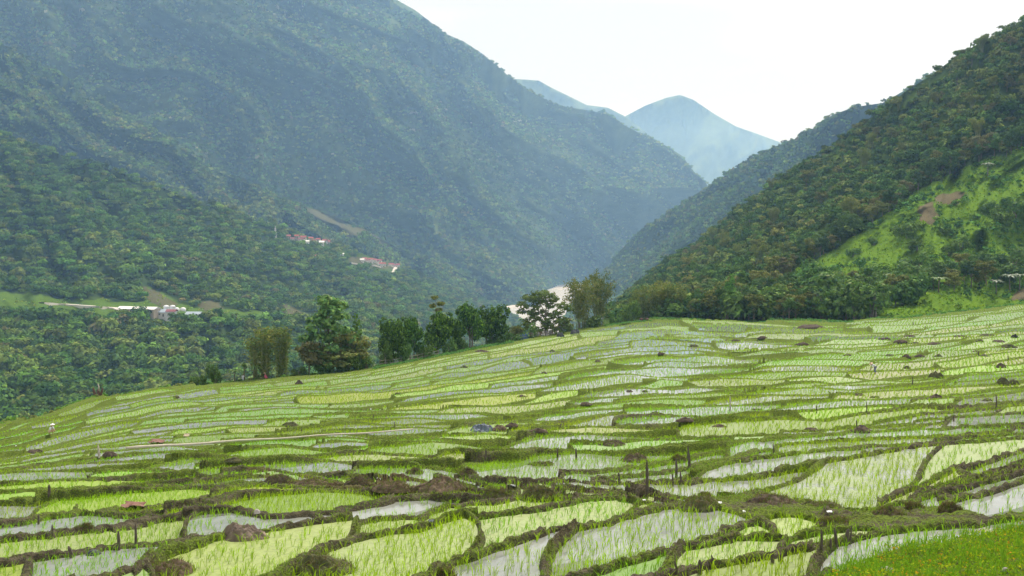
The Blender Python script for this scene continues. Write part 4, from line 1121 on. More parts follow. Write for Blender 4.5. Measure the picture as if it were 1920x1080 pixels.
# low crops and weeds along the verge
r = np.random.default_rng(71); pv_ = r.uniform(-200, 2100, 2600); bk_ = r.uniform(0.2, 9, 2600) ** 1.0
Pv = np.array([at_edge(a, b2) for a, b2 in zip(pv_, bk_)])
lim_ = (pv_ < 1160); Pv = Pv[lim_]; n = len(Pv)
colv = np.array([(0.09, 0.19, 0.03), (0.12, 0.22, 0.04), (0.07, 0.13, 0.03), (0.15, 0.17, 0.05)])[r.integers(0, 4, n)]
tag(crown_mass("verge_weeds", Pv, r.uniform(.35, .8, n) * (1 + bk_[lim_] * .18), colv, 26, .3, 72, mat=M_rice), kind='stuff')
pv_ = np.r_[r.uniform(700, 960, 700), r.uniform(1130, 2100, 1500)]; c_ = np.clip(np.searchsorted(pxs, pv_), 0, NCOL - 1)
rb_ = r.integers(1, 6, len(pv_)); Pv = np.stack([X[-rb_, c_], Y[-rb_, c_], G[-rb_, c_]], -1); n = len(Pv)
tag(crown_mass("verge_crop", Pv, r.uniform(.25, .5, n), np.tile([0.10, 0.22, 0.05], (n, 1)), 14, .4, 73, mat=M_rice), kind='stuff')

# ------------------------------------------------------------------ the wooded right hill
def keep_wood(px, row, t3, rg): return t3.max(1) < 0.5
PALR = np.array([(0.10, 0.115, 0.03), (0.075, 0.105, 0.025), (0.06, 0.105, 0.022), (0.035, 0.07, 0.018), (0.045, 0.085, 0.02), (0.12, 0.15, 0.035), (0.11, 0.13, 0.04)])
P, rad, col = scatter_hill('wooded_right_hill', 7500, 2.2, 3.9, 25, keep=keep_wood, pal=PALR, lim=(1100, 2100, -60, 600))
px_ = CX + F * P[:, 0] / P[:, 1]; row_ = HY - F * P[:, 2] / P[:, 1]
frontw = (polyl(EDGE, px_) - row_ < 8)
kp = ~frontw; print('hill crowns', kp.sum())
tag(crown_mass("hillside_forest", P[kp], rad[kp] , col[kp] * 1.12, 120, .17, 5), kind='stuff')
def keep_clear(px, row, t3, rg):
    return (t3[:, 0] > 0.5) & (t3[:, 1:].max(1) < .5)
P, rad, col = scatter_hill('wooded_right_hill', 9000, .5, 1.5, 26, keep=keep_clear, lim=(1100, 2100, 100, 620), pal=PALR)
dk = fbm(P[:, 0] / 22, P[:, 1] / 22 + P[:, 2] / 12, 3, 9)
kp = dk > 0.02 ; n = kp.sum()
colb = np.array([(0.055, 0.13, 0.03), (0.08, 0.17, 0.03), (0.045, 0.10, 0.03), (0.11, 0.19, 0.03)])[np.random.default_rng(2).integers(0, 4, n)]
tag(crown_mass("clearing_scrub", P[kp], rad[kp] * (1 + dk[kp]), colb, 34, .3, 6), kind='stuff')
P, rad, col = scatter_hill('wooded_right_hill', 26000, .3, .6, 27, keep=keep_clear, lim=(1100, 2100, 100, 620), pal=PALR)
n = len(P); colb = np.array([(0.12, 0.22, 0.02), (0.15, 0.25, 0.025), (0.10, 0.19, 0.03), (0.19, 0.27, 0.03)])[np.random.default_rng(3).integers(0, 4, n)]
tag(crown_mass("clearing_grass", P, rad, colb, 8, .5, 7, mat=M_rice), kind='stuff')

# individual trees nearest to us on that hill
KN = {'broad': 'mid green broadleaf tree', 'deep': 'deep green leafy tree', 'olive': 'olive flat-topped tree', 'brown': 'brownish spreading tree', 'bamboo': 'yellowish feathery bamboo clump', 'shrub': 'leafy green bush', 'cone': 'bright green pointed tree'}
hr = random.Random(5); cnt_t = {}
def hill_tree(px, row, hm, kind, where, group, label=None):
    p_ = at_hill(px, row)
    if p_ is None or p_.y > 1200: return
    p_.z -= 0.3
    tree(kind, 1 + hr.randrange(3), p_, hm, label or f"{KN[kind]} {where}", group)
# the belt of trees along the foot
hill_tree(1372, 596, 13.5, 'cone', '', None, "bright pointed tree in the belt at the hill foot, left of the dirt patch")
hill_tree(1330, 596, 11.5, 'broad', '', None, "mid green tree just left of the bright pointed tree at the hill foot")
for p1, p2, up_, n_, hlo, hhi in ((1290, 1640, 4, 38, 7, 11), (1300, 1700, 22, 30, 7, 11), (1420, 1900, 45, 34, 6.5, 10), (1600, 1930, 62, 22, 6, 9)):
    for i in range(n_):
        px = p1 + (p2 - p1) * (i + hr.uniform(.1, .9)) / n_
        row = float(polyl(EDGE, px)) - up_ * hr.uniform(.8, 1.2)
        hill_tree(px, row, hr.uniform(hlo, hhi), hr.choice(['broad', 'deep', 'olive', 'olive', 'broad', 'broad', 'deep', 'shrub']), 'in the belt of trees along the hill foot', 'trees along the foot of the wooded hill')
# edge of the forest above the clearing
CE = [(1440,545),(1490,505),(1560,470),(1640,415),(1700,372),(1760,335),(1830,305),(1920,280),(2000,250)]
for i in range(64):
    px = 1446 + (1990 - 1446) * (i + hr.random()) / 64; row = polyl(CE, px) - hr.uniform(-2, 16)
    hill_tree(px, float(row), hr.uniform(8, 13), hr.choice(['broad', 'deep', 'deep', 'olive', 'brown']), 'where the forest meets the green clearing', 'trees along the upper edge of the clearing')
for i in range(60):   # further forest trees that stand out
    px = hr.uniform(1240, 1930); a = polyl([(p[0], p[1]) for p in D_ridge], px); b2 = polyl(CE if px > 1440 else EDGE, px) - 20
    hill_tree(px, float(a + (b2 - a) * hr.uniform(.08, .95)), hr.uniform(8, 13), hr.choice(['bamboo', 'olive', 'broad', 'deep', 'bamboo', 'brown']), 'rising out of the forest on the right-hand hill'.replace('right-hand ', 'steep near '), 'trees standing out of the hillside forest')
for px, row, k in ((1655, 545, 'fern'), (1700, 548, 'fern'), (1625, 572, 'fern'), (1565, 590, 'fern'), (1440, 500, 'fern'), (1760, 548, 'fern'), (1755, 318, 'fern'), (1768, 322, 'fern')):
    p_ = at_hill(px, row); frond_plant('fern', p_, hr.uniform(5, 7), "tree fern with spreading fronds at the wooded hill", 'tree ferns on the hill')
for px, row, h_, lb in ((1893, 548, 7.5, "grey-leaved banana plant on the hill beside the bare dirt bank"), (1868, 552, 6, "grey-leaved banana plant left of its taller twin near the dirt bank"), (1912, 545, 7, "banana plant at the very frame edge by the dirt bank"), (1852, 332, 8, "lone grey-green banana plant high in the clearing"), (1630, 588, 6, "banana plant with broad pale leaf at the hill foot")):
    frond_plant('greybanana', at_hill(px, row), h_, lb)
for px, row, h_ in ((1530, 560, 5), (1800, 470, 5), (1850, 400, 5), (1880, 420, 6), (1905, 400, 7), (1780, 480, 4), (1720, 470, 4.5), (1690, 440, 4), (1700, 445, 7), (1600, 480, 4), (1560, 520, 5), (1740, 520, 5), (1820, 520, 5), (1640, 460, 3.5), (1770, 440, 3.5), (1500, 535, 4)):
    hill_tree(px, row, h_, 'shrub', 'growing in the green clearing', 'bushes in the green clearing')

# ------------------------------------------------------------------ things standing and lying in the field
m_mound = simple("heaped_mud", (0.085, 0.062, 0.043), 1.0, 0.55, 6.0, bump=1.0)
m_mound_red = simple("reddish_heaped_mud", (0.115, 0.082, 0.052), 1.0, 0.5, 6.0, bump=1.0)
m_mound_green = simple("mossy_mud", (0.085, 0.085, 0.035), 1.0, 0.5, 5.0, bump=1.0)
def heap(px, row, w, h, label, mat=m_mound, name="mud_mound", cat="mud mound", group=None, seed=None, deep=0.65, rgh=0.45, pw=0.8, nn=44, lift=0.0):
    p_ = at_field(px, row); y = p_.y; W = w / F * y; H_ = h / F * y
    o = lumpy(name, 0, 0, 0, W / 2, W / 2 * deep, H_, mat, seed if seed is not None else int(px * 7 + row), nn, pw, rgh=rgh)
    o.location = (p_.x, p_.y, p_.z - 0.08 + lift); o.rotation_euler = (0, 0, 0)
    return tag(o, label, cat, group)
rr2 = random.Random(12)
NEARM = [(525,903,54,24,"dark mud mound at the left end of the long foreground heap row",m_mound),(585,906,64,18,"low reddish mud mound next to the dark one in the foreground heap row",m_mound_red),
 (676,905,56,26,"peaked mud mound in the middle of the foreground heap row",m_mound),(738,918,74,26,"broad reddish mound with grass, just before the biggest heap",m_mound_red),
 (828,917,98,34,"biggest brown heap of the row, beside the bright water strip",m_mound_red),(932,930,50,32,"mossy stump-like mound right of the biggest heap",m_mound_green),
 (1012,930,72,32,"peaked mossy mound with a fan of dry grass, by the white water",m_mound_green),(876,888,38,18,"small dark mound at the tip of a paddy above the biggest heap",m_mound),
 (1018,872,54,14,"low mound on a bank left of the two stakes",m_mound),(1146,835,54,18,"mound on the bank two rows above the crooked one",m_mound),
 (1190,864,60,24,"crooked mound running down to the tall stake",m_mound),(1272,862,30,16,"small round mound right of the tall stake",m_mound),
 (778,888,38,18,"mound on the bank left of the small dark one",m_mound),(1312,948,86,30,"wide dark mound left of the dry bank",m_mound_green),
 (1452,942,104,34,"long dark mound closing the big pale paddy",m_mound),(1540,950,90,24,"low grassy mound right of the long dark mound",m_mound_green),
 (1668,968,80,30,"curled dark mound right of the big paddy's spout",m_mound),(1712,952,38,24,"upright mud knob between two small paddies",m_mound),(1782,958,52,26,"mud shoulder at the tip of the rightmost near paddy",m_mound),
 (312,1075,110,44,"brown mound at the bottom left corner of the yellow paddy",m_mound_red),(598,1072,130,54,"big grassy brown mound between the two nearest yellow paddies",m_mound_green),
 (832,1080,52,28,"dark knob at the near end of the curved bank",m_mound),(160,992,40,22,"dark square mud knob at the end of the bright yellow strip",m_mound),
 (1565,978,60,20,"clod pile with pale rubbish below the dry bank",m_mound),(1322,930,30,14,"small clod on the dry bank",m_mound)]
MG = []
for px, row, w, h, lb, mt in NEARM:
    o = heap(px, row, w * 1.0, h * .58, lb, mt)
    vv = np.array([tuple(v.co) for v in o.data.vertices]) + np.array(o.location); MG.append(vv[vv[:, 2] > o.location.z + .06])
MG = np.vstack(MG); r = np.random.default_rng(88); MG = MG[r.integers(0, len(MG), 9000)] + r.normal(0, .02, (9000, 3)) * [1, 1, .3]
colm = np.array([(0.16, 0.24, 0.03), (0.20, 0.16, 0.08), (0.14, 0.10, 0.055), (0.10, 0.14, 0.03)])[r.choice(4, 9000, p=[.3, .3, .25, .15])]
V, F4, F3, C = blades(MG - [0, 0, .01], 3, .11 * r.uniform(.4, 1.3, 9000), .010, 1.1, r, colm)
tag(link("mound_grass", mesh_np("mound_grass", V, [F4, F3], [M_rice], C)), kind='stuff')
MIDM = [(65,850,30,9),(205,857,26,9),(440,868,30,8),(545,800,30,10),(630,815,20,8),(1010,808,30,8),(960,798,24,7),(1285,800,30,8),(1350,800,30,10),(1615,806,36,12),(1520,805,26,8),(1420,770,22,6),
        (1755,707,24,14),(1876,690,20,12),(1880,722,22,14),(1900,722,20,10),(1610,742,22,9),(1700,692,16,7),(1755,745,22,8),(1850,752,22,9),(1640,746,18,7),(1230,775,18,6),(1100,760,20,6),(980,745,20,6),
        (560,720,14,8),(1520,616,42,8),(1705,632,22,5),(1690,645,26,6),(1715,645,24,5),(1750,646,26,6),(1800,632,24,6),(1850,630,22,5),(1838,642,18,7),(1872,642,22,6),(1890,652,30,9),(1660,637,20,5),
        (1700,670,18,6),(1725,670,18,6),(1668,668,18,6),(1760,670,18,6),(1845,668,24,6),(1830,660,20,5),(1590,668,18,5),(1430,636,18,5),(1380,640,16,4),(1505,648,22,6),(1300,650,16,5),(1240,668,14,5),(1120,680,14,5),
        (1035,660,12,5),(905,660,26,5),(780,668,20,5),(870,690,16,5),(1020,700,12,5),(1210,735,14,6),(1180,735,12,5),(745,740,16,5),(330,745,14,5)]
for px, row, w, h in MIDM:
    heap(px, row, w * 1.15, h * .8, "small dark mud mound on a paddy bank across the field", rr2.choice([m_mound, m_mound, m_mound_green]), group="small mud mounds on the paddy banks", deep=0.5, nn=16)
heap(1903, 634, 17, 8, "mud lump coloured all black for its shaded hollow near the frame's right edge", simple("hollow_shade_black", (0.012, 0.012, 0.014), 0.9), deep=.7, nn=18)  # shade inside the undercut heap is painted: the whole lump is black
m_rock = simple("rock", (0.16, 0.12, 0.09), 0.95, 0.5, 3.0, bump=1.0)
m_slate = simple("dark_rock", (0.045, 0.05, 0.055), 0.6, 0.4, 4.0, bump=0.5)
m_white = simple("pale_rock", (0.42, 0.37, 0.34), 0.8, 0.25, 6.0, bump=0.5)
heap(455, 1008, 96, 30, "large brown boulder with mossy flanks between two near banks", m_rock, "boulder", "rock", seed=31, rgh=.6, pw=1.0, nn=40)
heap(175, 1040, 32, 15, "small dark grey stone on the bank near the bottom left", m_slate, "stone", "rock", seed=32, rgh=.15, pw=.5)
heap(482, 983, 12, 7, "small white stone on top of the large brown boulder", m_white, "stone", "rock", seed=33, rgh=.15, pw=.5, lift=.42)
heap(1848, 997, 54, 11, "flat whitish rock by the weedy corner, at the end of the bank", m_white, "stone", "rock", seed=34, rgh=.35, pw=.6, nn=36)
heap(1663, 1076, 26, 8, "small white stone among the weeds in the near corner", m_white, "stone", "rock", seed=35, rgh=.15, pw=.5, lift=.12)
heap(1884, 1076, 12, 6, "tiny white stone in the weeds at the far corner of the frame", m_white, "stone", "rock", seed=36, rgh=.15, pw=.5, lift=.12)
m_scrap = simple("white_scrap", (0.72, 0.72, 0.70), 0.5, 0.1, 8.0)
m_rust = simple("rusty_sheet", (0.17, 0.075, 0.05), 0.7, 0.3, 8.0)
m_tarp = simple("blue_grey_tarp", (0.09, 0.115, 0.15), 0.4, 0.7, 3.0, bump=0.4)
# crumpled scraps of plastic lying about
def scrap(px, row, w, h, label, mat, name="plastic_scrap", cat="rubbish", group=None, seed=1, tilt=0.5, lift=0.04):
    p_ = at_field(px, row); W = w * (.38 if mat is m_scrap else .8) / F * p_.y; H_ = h * .6 / F * p_.y
    a = np.linspace(-.5, .5, 9); A, B = np.meshgrid(a, a)
    z = 0.35 * H_ * fbm(A * 3 + seed, B * 3, 3, seed) + (B + .5) * H_ * tilt
    wv = 1 + .25 * vn(A * 4 + seed, B * 4, seed)
    Vt = np.stack([A * W * wv, B * W * .7 * wv, z + .02], -1).reshape(-1, 3); Vb = Vt - np.array([0, 0, .006])
    fq_ = grid_faces(9, 9)
    o = link(name, mesh_np(name, np.vstack([Vt, Vb]), [np.vstack([fq_, fq_[:, ::-1] + 81])], [mat]))
    o.location = (p_.x, p_.y, p_.z + lift)
    return tag(o, label, cat, group)
scrap(1350, 947, 18, 7, "crumpled white plastic on the dry bank", m_scrap, seed=2)
scrap(1208, 944, 14, 5, "white plastic flake at the foot of the tall stake", m_scrap, seed=3)
scrap(1395, 968, 14, 8, "white foam lump by the shallow water below the dry bank", m_scrap, seed=4)
scrap(1555, 966, 22, 6, "torn white plastic strip on the clod pile", m_scrap, seed=5)
scrap(808, 983, 12, 10, "bluish plastic piece on the bank junction", m_tarp, seed=6)
scrap(875, 794, 10, 8, "white wrapper beside the blue-grey tarp heap", m_scrap, seed=7, lift=.25)
for px, row in ((1665, 855), (1762, 804), (1885, 804), (1712, 812), (1210, 786), (695, 770), (820, 752), (1380, 700), (1800, 712), (1740, 757), (1830, 755), (30, 842), (248, 862)):
    scrap(px, row, 6, 3, "tiny white plastic scrap on a paddy bank", m_scrap, group="white scraps scattered over the banks", seed=px)
o = heap(905, 808, 50, 13, "blue-grey tarpaulin thrown over a small heap in mid field", m_tarp, "tarpaulin", "tarpaulin", seed=40, rgh=.7, pw=1.0, nn=34)
heap(938, 808, 36, 12, "brown mud tail beside the blue-grey tarpaulin", m_mound_red, seed=44, nn=18)
scrap(296, 832, 34, 16, "dark red rusty metal sheet lying beyond the long pole", m_rust, "metal_sheet", "metal sheet", seed=8, tilt=.3, lift=.12)
scrap(252, 955, 50, 22, "brownish red sheet propped above the bright yellow strip", m_rust, "metal_sheet", "metal sheet", seed=9, tilt=.25, lift=.10)
scrap(350, 820, 12, 8, "beige rag on a bank near the dark red sheet", simple("beige_rag", (.45, .36, .25)), "rag", "rag", seed=10, tilt=.8, lift=.1)
# long bamboo pole lying across the paddies
pA, pB = at_field(236, 856), at_field(775, 816)
m_pole = simple("dry_bamboo", (0.52, 0.47, 0.36), 0.6, 0.15, 2.0)
npt = 24; fq_ = np.linspace(0, 1, npt); qx = pA.x + (pB.x - pA.x) * fq_; qy = pA.y + (pB.y - pA.y) * fq_; qz = pA.z + (pB.z - pA.z) * fq_
ri_, c_, _p, _o = world_idx(qx, qy); over = (TOPZ[ri_, c_] - qz).max()       # it rests on the highest banks under it
m = MB(); m.tube([(a - pA.x, b_ - pA.y, z_ - pA.z + over * .8 + .06 + .03 * math.sin(k * .9)) for k, (a, b_, z_) in enumerate(zip(qx, qy, qz))], [0.10 - 0.06 * f_ + (0.008 if k % 2 else 0) for k, f_ in enumerate(fq_)], 8)
o = m.build("bamboo_pole", m_pole, None, True, pA); tag(o, "long pale bamboo pole lying slantwise across the left paddies", "bamboo pole")
# stakes driven into the banks
m_stake = simple("weathered_wood", (0.10, 0.08, 0.06), 0.95, 0.4, 6.0)
m_stakel = simple("pale_wood", (0.42, 0.38, 0.30), 0.9, 0.3, 6.0)
def stake(px, row, h, w, label, mat=m_stake, group=None, lean=0.0):
    p_ = at_field(px, row); H_ = h / F * p_.y; W = max(w / F * p_.y / 2, .012)
    m = MB(); k = rr2.uniform(-.3, .3)
    m.tube([(0, 0, -.25), (lean * H_ * .45 + .01, 0, H_ * .45), (lean * H_ * .8, k * .03, H_ * .8), (lean * H_, 0, H_)], [W * 1.1, W, W * .85, W * .35], 6)
    o = m.build("stake", mat, None, False, p_)
    return tag(o, label, "stake", group)
for a in [(1213,935,72,6,"tall dark stake standing by the white water, taller than all others"),(1045,862,22,4,"left of two short stakes on the same bank"),(1080,862,22,4,"right of two short stakes on the same bank"),
          (1268,896,36,5,"stake just right of the small round mound"),(1292,882,30,5,"stake in the bright paddy right of the round mound"),(1261,912,24,4,"thin stake on the bank below the round mound"),(1276,910,26,4,"thin stake beside its twin below the round mound"),
          (1160,905,18,5,"stub standing in the water left of the tall stake"),(911,858,14,4,"short stake in the pale paddy left of centre"),(222,1032,36,6,"left of two dark stakes above the boulder's bank"),(254,1026,44,5,"right of two dark stakes above the boulder's bank"),
          (98,1008,24,4,"stake in the near left paddy strip"),(72,983,18,4,"small stick in the left paddy strip above"),(92,925,16,5,"dark post in the pale strip at the left")]:
    stake(*a)
stake(136, 1046, 22, 7, "leaning stub left of the dark grey stone", lean=-.35)
stake(1290, 860, 22, 4, "short stick behind the stake in the bright paddy")
for px, row, h, w, ln, lb in ((1447,1056,22,7,.1,"broken stub sticking up from the nearest bank at its middle"),(1462,1052,14,10,.2,"thick short stump next to the broken stub"),(1403,1058,18,5,-.5,"slanting stick left of the broken stub"),
        (1568,1026,34,6,-.1,"tallest of the stumps where the bank bends"),(1584,1022,24,8,.3,"split stump right of the tallest one"),(1540,1030,34,5,0,"thin post left of the tallest stump"),(1556,1026,16,5,.1,"low peg among the bank stumps"),
        (1592,1016,30,3,.2,"slanting twig at the end of the stumps"),(1312,1076,26,9,0,"dark stump in the bottom bank, leftmost of its group"),(1325,1074,18,6,.1,"second dark stump in the bottom bank"),(1338,1066,20,4,-.2,"pale twig by the bottom bank stumps"),(1270,1078,26,5,-.2,"post at the bottom frame edge"),(1258,1080,12,8,0,"sawn stub at the bottom frame edge")):
    stake(px, row, h, w, lb, lean=ln)
for px, row, h, w in ((1868,765,30,3),(1711,722,18,2.5),(1625,772,26,2.5),(1531,775,22,3),(1369,760,26,2),(1606,800,16,3),(1788,790,14,3),(1890,678,16,2.5),(1835,668,12,3),(1712,610,8,2),(565,812,14,2),(1050,805,12,2),(740,800,12,2),(1450,850,26,2.5),(1330,722,10,2),(700,786,12,2),(1640,858,22,2)):
    stake(px, row, h * .7, w * .8, "thin grey stick standing upright among the rice", group="thin sticks among the rice")
stake(186, 862, 22, 4, "white forked stick left of the long pole's thick end", m_stakel, lean=-.1)
stake(1369, 770, 26, 3, "pale peeled stick in mid field", m_stakel)

# ------------------------------------------------------------------ people bending over the paddies
m_skin = simple("skin", (0.36, 0.20, 0.13), 0.6, 0.1)
def skinned(name, verts, edges, radii, mat, parent, root=0, sub=2):
    me = bpy.data.meshes.new(name); me.from_pydata(verts, edges, []); me.update(); me.materials.append(mat)
    o = link(name, me, parent)
    md = o.modifiers.new("skin", 'SKIN'); md.use_smooth_shade = True
    for i, rd in enumerate(radii): me.skin_vertices[0].data[i].radius = (rd, rd) if isinstance(rd, float) else rd
    me.skin_vertices[0].data[root].use_root = True
    ms_ = o.modifiers.new("sub", 'SUBSURF'); ms_.levels = sub; ms_.render_levels = sub
    return o
def person(loc, rz, label, shirt, trousers, hat=None, pose='bend', scale=1.0):
    e = empty("person", loc, label, "person", None, rz, scale)
    if pose == 'bend':      # stooping from the hip, facing +x, hands down at the seedlings
        J = dict(pel=(0, 0, .86), ch=(.22, 0, 1.10), nk=(.42, 0, 1.16), hd=(.54, 0, 1.15), sl=(.36, .17, 1.12), sr=(.36, -.17, 1.12), el=(.46, .2, .86), er=(.44, -.2, .86), wl=(.58, .14, .62), wr=(.56, -.12, .60),
                 hl=(-.02, .10, .82), hr=(-.02, -.10, .82), kl=(.08, .13, .46), kr=(.04, -.13, .46), al=(-.02, .14, .06), ar=(-.06, -.14, .06), fl=(.12, .15, .02), fr=(.09, -.15, .02))
    elif pose == 'squat':
        J = dict(pel=(0, 0, .34), ch=(.12, 0, .62), nk=(.22, 0, .80), hd=(.28, 0, .93), sl=(.19, .18, .74), sr=(.19, -.18, .74), el=(.32, .22, .50), er=(.32, -.22, .50), wl=(.50, .14, .36), wr=(.50, -.12, .34),
                 hl=(0, .11, .32), hr=(0, -.11, .32), kl=(.34, .2, .52), kr=(.34, -.2, .52), al=(.10, .17, .07), ar=(.10, -.17, .07), fl=(.26, .18, .02), fr=(.26, -.18, .02))
    else:                   # standing, back a little bent
        J = dict(pel=(0, 0, .92), ch=(.05, 0, 1.2), nk=(.10, 0, 1.44), hd=(.15, 0, 1.58), sl=(.08, .19, 1.37), sr=(.08, -.19, 1.37), el=(.10, .24, 1.10), er=(.12, -.24, 1.10), wl=(.26, .18, .92), wr=(.28, -.16, .90),
                 hl=(0, .10, .88), hr=(0, -.10, .88), kl=(.05, .11, .48), kr=(.02, -.11, .48), al=(-.02, .11, .06), ar=(-.04, -.11, .06), fl=(.13, .12, .02), fr=(.11, -.12, .02))
    ks = list(J); ix = {k: i for i, k in enumerate(ks)}
    Rr = dict(pel=.12, ch=.13, nk=.055, hd=.06, sl=.06, sr=.06, el=.042, er=.042, wl=.03, wr=.03, hl=.085, hr=.085, kl=.06, kr=.06, al=.038, ar=.038, fl=.035, fr=.035)
    ed = [('pel','ch'),('ch','nk'),('nk','hd'),('ch','sl'),('ch','sr'),('sl','el'),('sr','er'),('el','wl'),('er','wr'),('pel','hl'),('pel','hr'),('hl','kl'),('hr','kr'),('kl','al'),('kr','ar'),('al','fl'),('ar','fr')]
    V_ = [J[k] for k in ks]; E_ = [(ix[a], ix[b]) for a, b in ed]; R_ = [float(Rr[k]) for k in ks]
    for s_, w_ in ((1, 'wl'), (-1, 'wr')):   # palm, fingers and thumb
        wv = Vector(J[w_]); ev = Vector(J['el' if s_ > 0 else 'er']); d = (wv - ev).normalized()
        pi_ = len(V_); V_.append(tuple(wv + d * .08)); E_.append((ix[w_], pi_)); R_.append(.026)
        for q in range(4):
            V_.append(tuple(wv + d * (.15 - .008 * abs(q - 1)) + Vector((.018 * (q - 1.5), 0, 0)))); E_.append((pi_, len(V_) - 1)); R_.append(.009)
        V_.append(tuple(wv + d * .085 + Vector((.04, -.02 * s_, .0)))); E_.append((pi_, len(V_) - 1)); R_.append(.010)
    skinned("body", V_, E_, R_, m_skin, e)
    hx, hy_, hz_ = J['hd']
    bm = bmesh.new(); bmesh.ops.create_uvsphere(bm, u_segments=18, v_segments=12, radius=.105)
    for v in bm.verts:
        c_ = v.co
        if c_.x > .07 and abs(c_.y) < .02 and abs(c_.z + .01) < .03: c_.x += .022     # nose
        if c_.x > .05 and .02 < c_.z < .05 and .02 < abs(c_.y) < .06: c_.x -= .012     # eye hollows
        if abs(c_.y) > .09 and abs(c_.z) < .03: c_.y *= 1.12                           # ears
        c_.z *= 1.15; c_.y *= .85
    me = bpy.data.meshes.new("head"); bm.to_mesh(me); bm.free(); me.materials.append(m_skin)
    for p_ in me.polygons: p_.use_smooth = True
    link("head", me, e, (hx + .03, 0, hz_ + .04))
    def grow(k, f): return float(Rr[k] * f + .014)
    tk = ['pel', 'ch', 'nk', 'sl', 'sr', 'el', 'er']
    skinned("shirt", [J[k] for k in tk[:2]] + [tuple(Vector(J['ch']).lerp(Vector(J['nk']), .75))] + [J[k] for k in tk[3:]], [(0, 1), (1, 2), (1, 3), (1, 4), (3, 5), (4, 6)], [grow('pel', 1.12), grow('ch', 1.15), .09, grow('sl', 1.1), grow('sr', 1.1), .06, .06], shirt, e)
    sh = lambda a, b_, f_: tuple(Vector(J[a]).lerp(Vector(J[b_]), f_))
    skinned("trousers", [J['pel'], J['hl'], J['hr'], J['kl'], J['kr'], sh('kl', 'al', .75), sh('kr', 'ar', .75)], [(0, 1), (0, 2), (1, 3), (2, 4), (3, 5), (4, 6)], [grow('pel', 1.05), grow('hl', 1.05), grow('hr', 1.05), .085, .085, .065, .065], trousers, e)
    if hat:
        m = MB(); an = np.linspace(0, 2 * np.pi, 20, endpoint=False)
        rs, zs = [.235, .15, .115, .09, .02], [-.02, .0, .02, .10, .135]
        Vh = np.array([[r_ * math.cos(a), r_ * math.sin(a), z_] for r_, z_ in zip(rs, zs) for a in an])
        m.add(Vh, [(i * 20 + k, i * 20 + (k + 1) % 20, (i + 1) * 20 + (k + 1) % 20, (i + 1) * 20 + k) for i in range(4) for k in range(20)])
        h = m.build("hat", hat, e, True, (hx + .03, 0, hz_ + .11))
        if pose == 'bend': h.rotation_euler = (0, R(35), 0)
    else:
        bm = bmesh.new(); bmesh.ops.create_uvsphere(bm, u_segments=16, v_segments=10, radius=.115)
        bmesh.ops.delete(bm, geom=[v for v in bm.verts if v.co.z < 0.0 and v.co.x > -0.03 or v.co.z < -.06], context='VERTS')
        me = bpy.data.meshes.new("hair"); bm.to_mesh(me); bm.free(); me.materials.append(simple("black_hair", (.015, .012, .01), .6))
        link("hair", me, e, (hx + .02, 0, hz_ + .055))
    return e
m_ws = simple("white_cloth", (0.72, 0.74, 0.80), 0.8, 0.08); m_pk = simple("pink_cloth", (0.62, 0.13, 0.20), 0.8, 0.15); m_bt = simple("blue_grey_cloth", (0.20, 0.22, 0.33), 0.8, 0.2)
m_dk = simple("dark_cloth", (0.04, 0.045, 0.06), 0.9, 0.2); m_straw = simple("straw_hat", (0.62, 0.45, 0.32), 0.8, 0.15); m_wh = simple("white_hat", (0.78, 0.76, 0.72), 0.8, 0.06)
def pfield(px, row): p_ = at_field(px, row); return p_
person(at_edge(457, 1.0), R(80), "person in a white shirt with dark hair by the banana plants at the field edge", m_ws, m_ws, None, 'stand', .85)
person(at_edge(500, .7), R(200), "person in a pink top and hat, crouching before the bamboo columns", m_pk, m_pk, m_straw, 'squat', 1.15)
person(pfield(94, 817), R(-20), "person with a white headcover crouching in the wet paddies at far left", m_ws, m_straw, m_wh, 'squat', 1.0)
person(pfield(1641, 701), R(190), "person in a straw hat and pale shirt bending over the rice in mid field", m_ws, m_bt, m_straw, 'bend', .85)
# withered stump with torn leaf sheaths on the left edge
p_ = at_edge(183, .8); p_.x = (183 - CX) / F * p_.y
e = empty("withered_stump", p_, "withered brown banana stump with one pale stripped stem on the field edge", "stump")
m_br = simple("withered_brown", (0.10, 0.055, 0.035), 0.95, 0.4, 5)
for k, (bx, tx, h, w_) in enumerate(((-.45, -.7, 1.55, .2), (.1, .05, 1.3, .24), (.5, .72, 1.5, .2))):
    m = MB(); m.tube([(bx, 0, -.4), (bx * 1.05, .05, h * .4), (tx, .1, h * .8), (tx * 1.05, .1, h)], [w_, w_ * 1.1, w_ * .8, w_ * .25], 7); m.build("stem", m_br, e, True)
m = MB(); m.tube([(.28, -.05, 1.0), (.2, -.05, 1.7), (.05, -.05, 2.2)], [.12, .10, .03], 6); m.build("pale_stem", m_stakel, e, True)

# ------------------------------------------------------------------ fences at the far edge
m_rail = simple("grey_bamboo_rail", (0.30, 0.27, 0.20), 0.9, 0.25, 2)
def edge_pt(px, back, dz=0.0):
    q = at_edge(px, back); q.x = (px - CX) / F * q.y; q.z += dz; return q
b0 = edge_pt(712, .3)
e = empty("rail_fence", b0, "rough bamboo rail fence with two rails along the field edge before the dark trees", "fence")
cols_ = np.linspace(712, 822, 12); top_ = [edge_pt(c_, .4) - b0 for c_ in cols_]
for i, q in enumerate(top_):
    m = MB(); hh = 1.5 + .25 * math.sin(i * 2.1); m.tube([(q.x, q.y, q.z - .4), (q.x + .05, q.y, q.z + hh)], [.05, .04], 5); m.build("post", m_rail, e)
for zz in (.55, 1.15):
    m = MB(); m.tube([(q.x, q.y - .06, q.z + zz + .06 * math.sin(i * 1.7)) for i, q in enumerate(top_)], .045, 5); m.build("rail", m_rail, e)
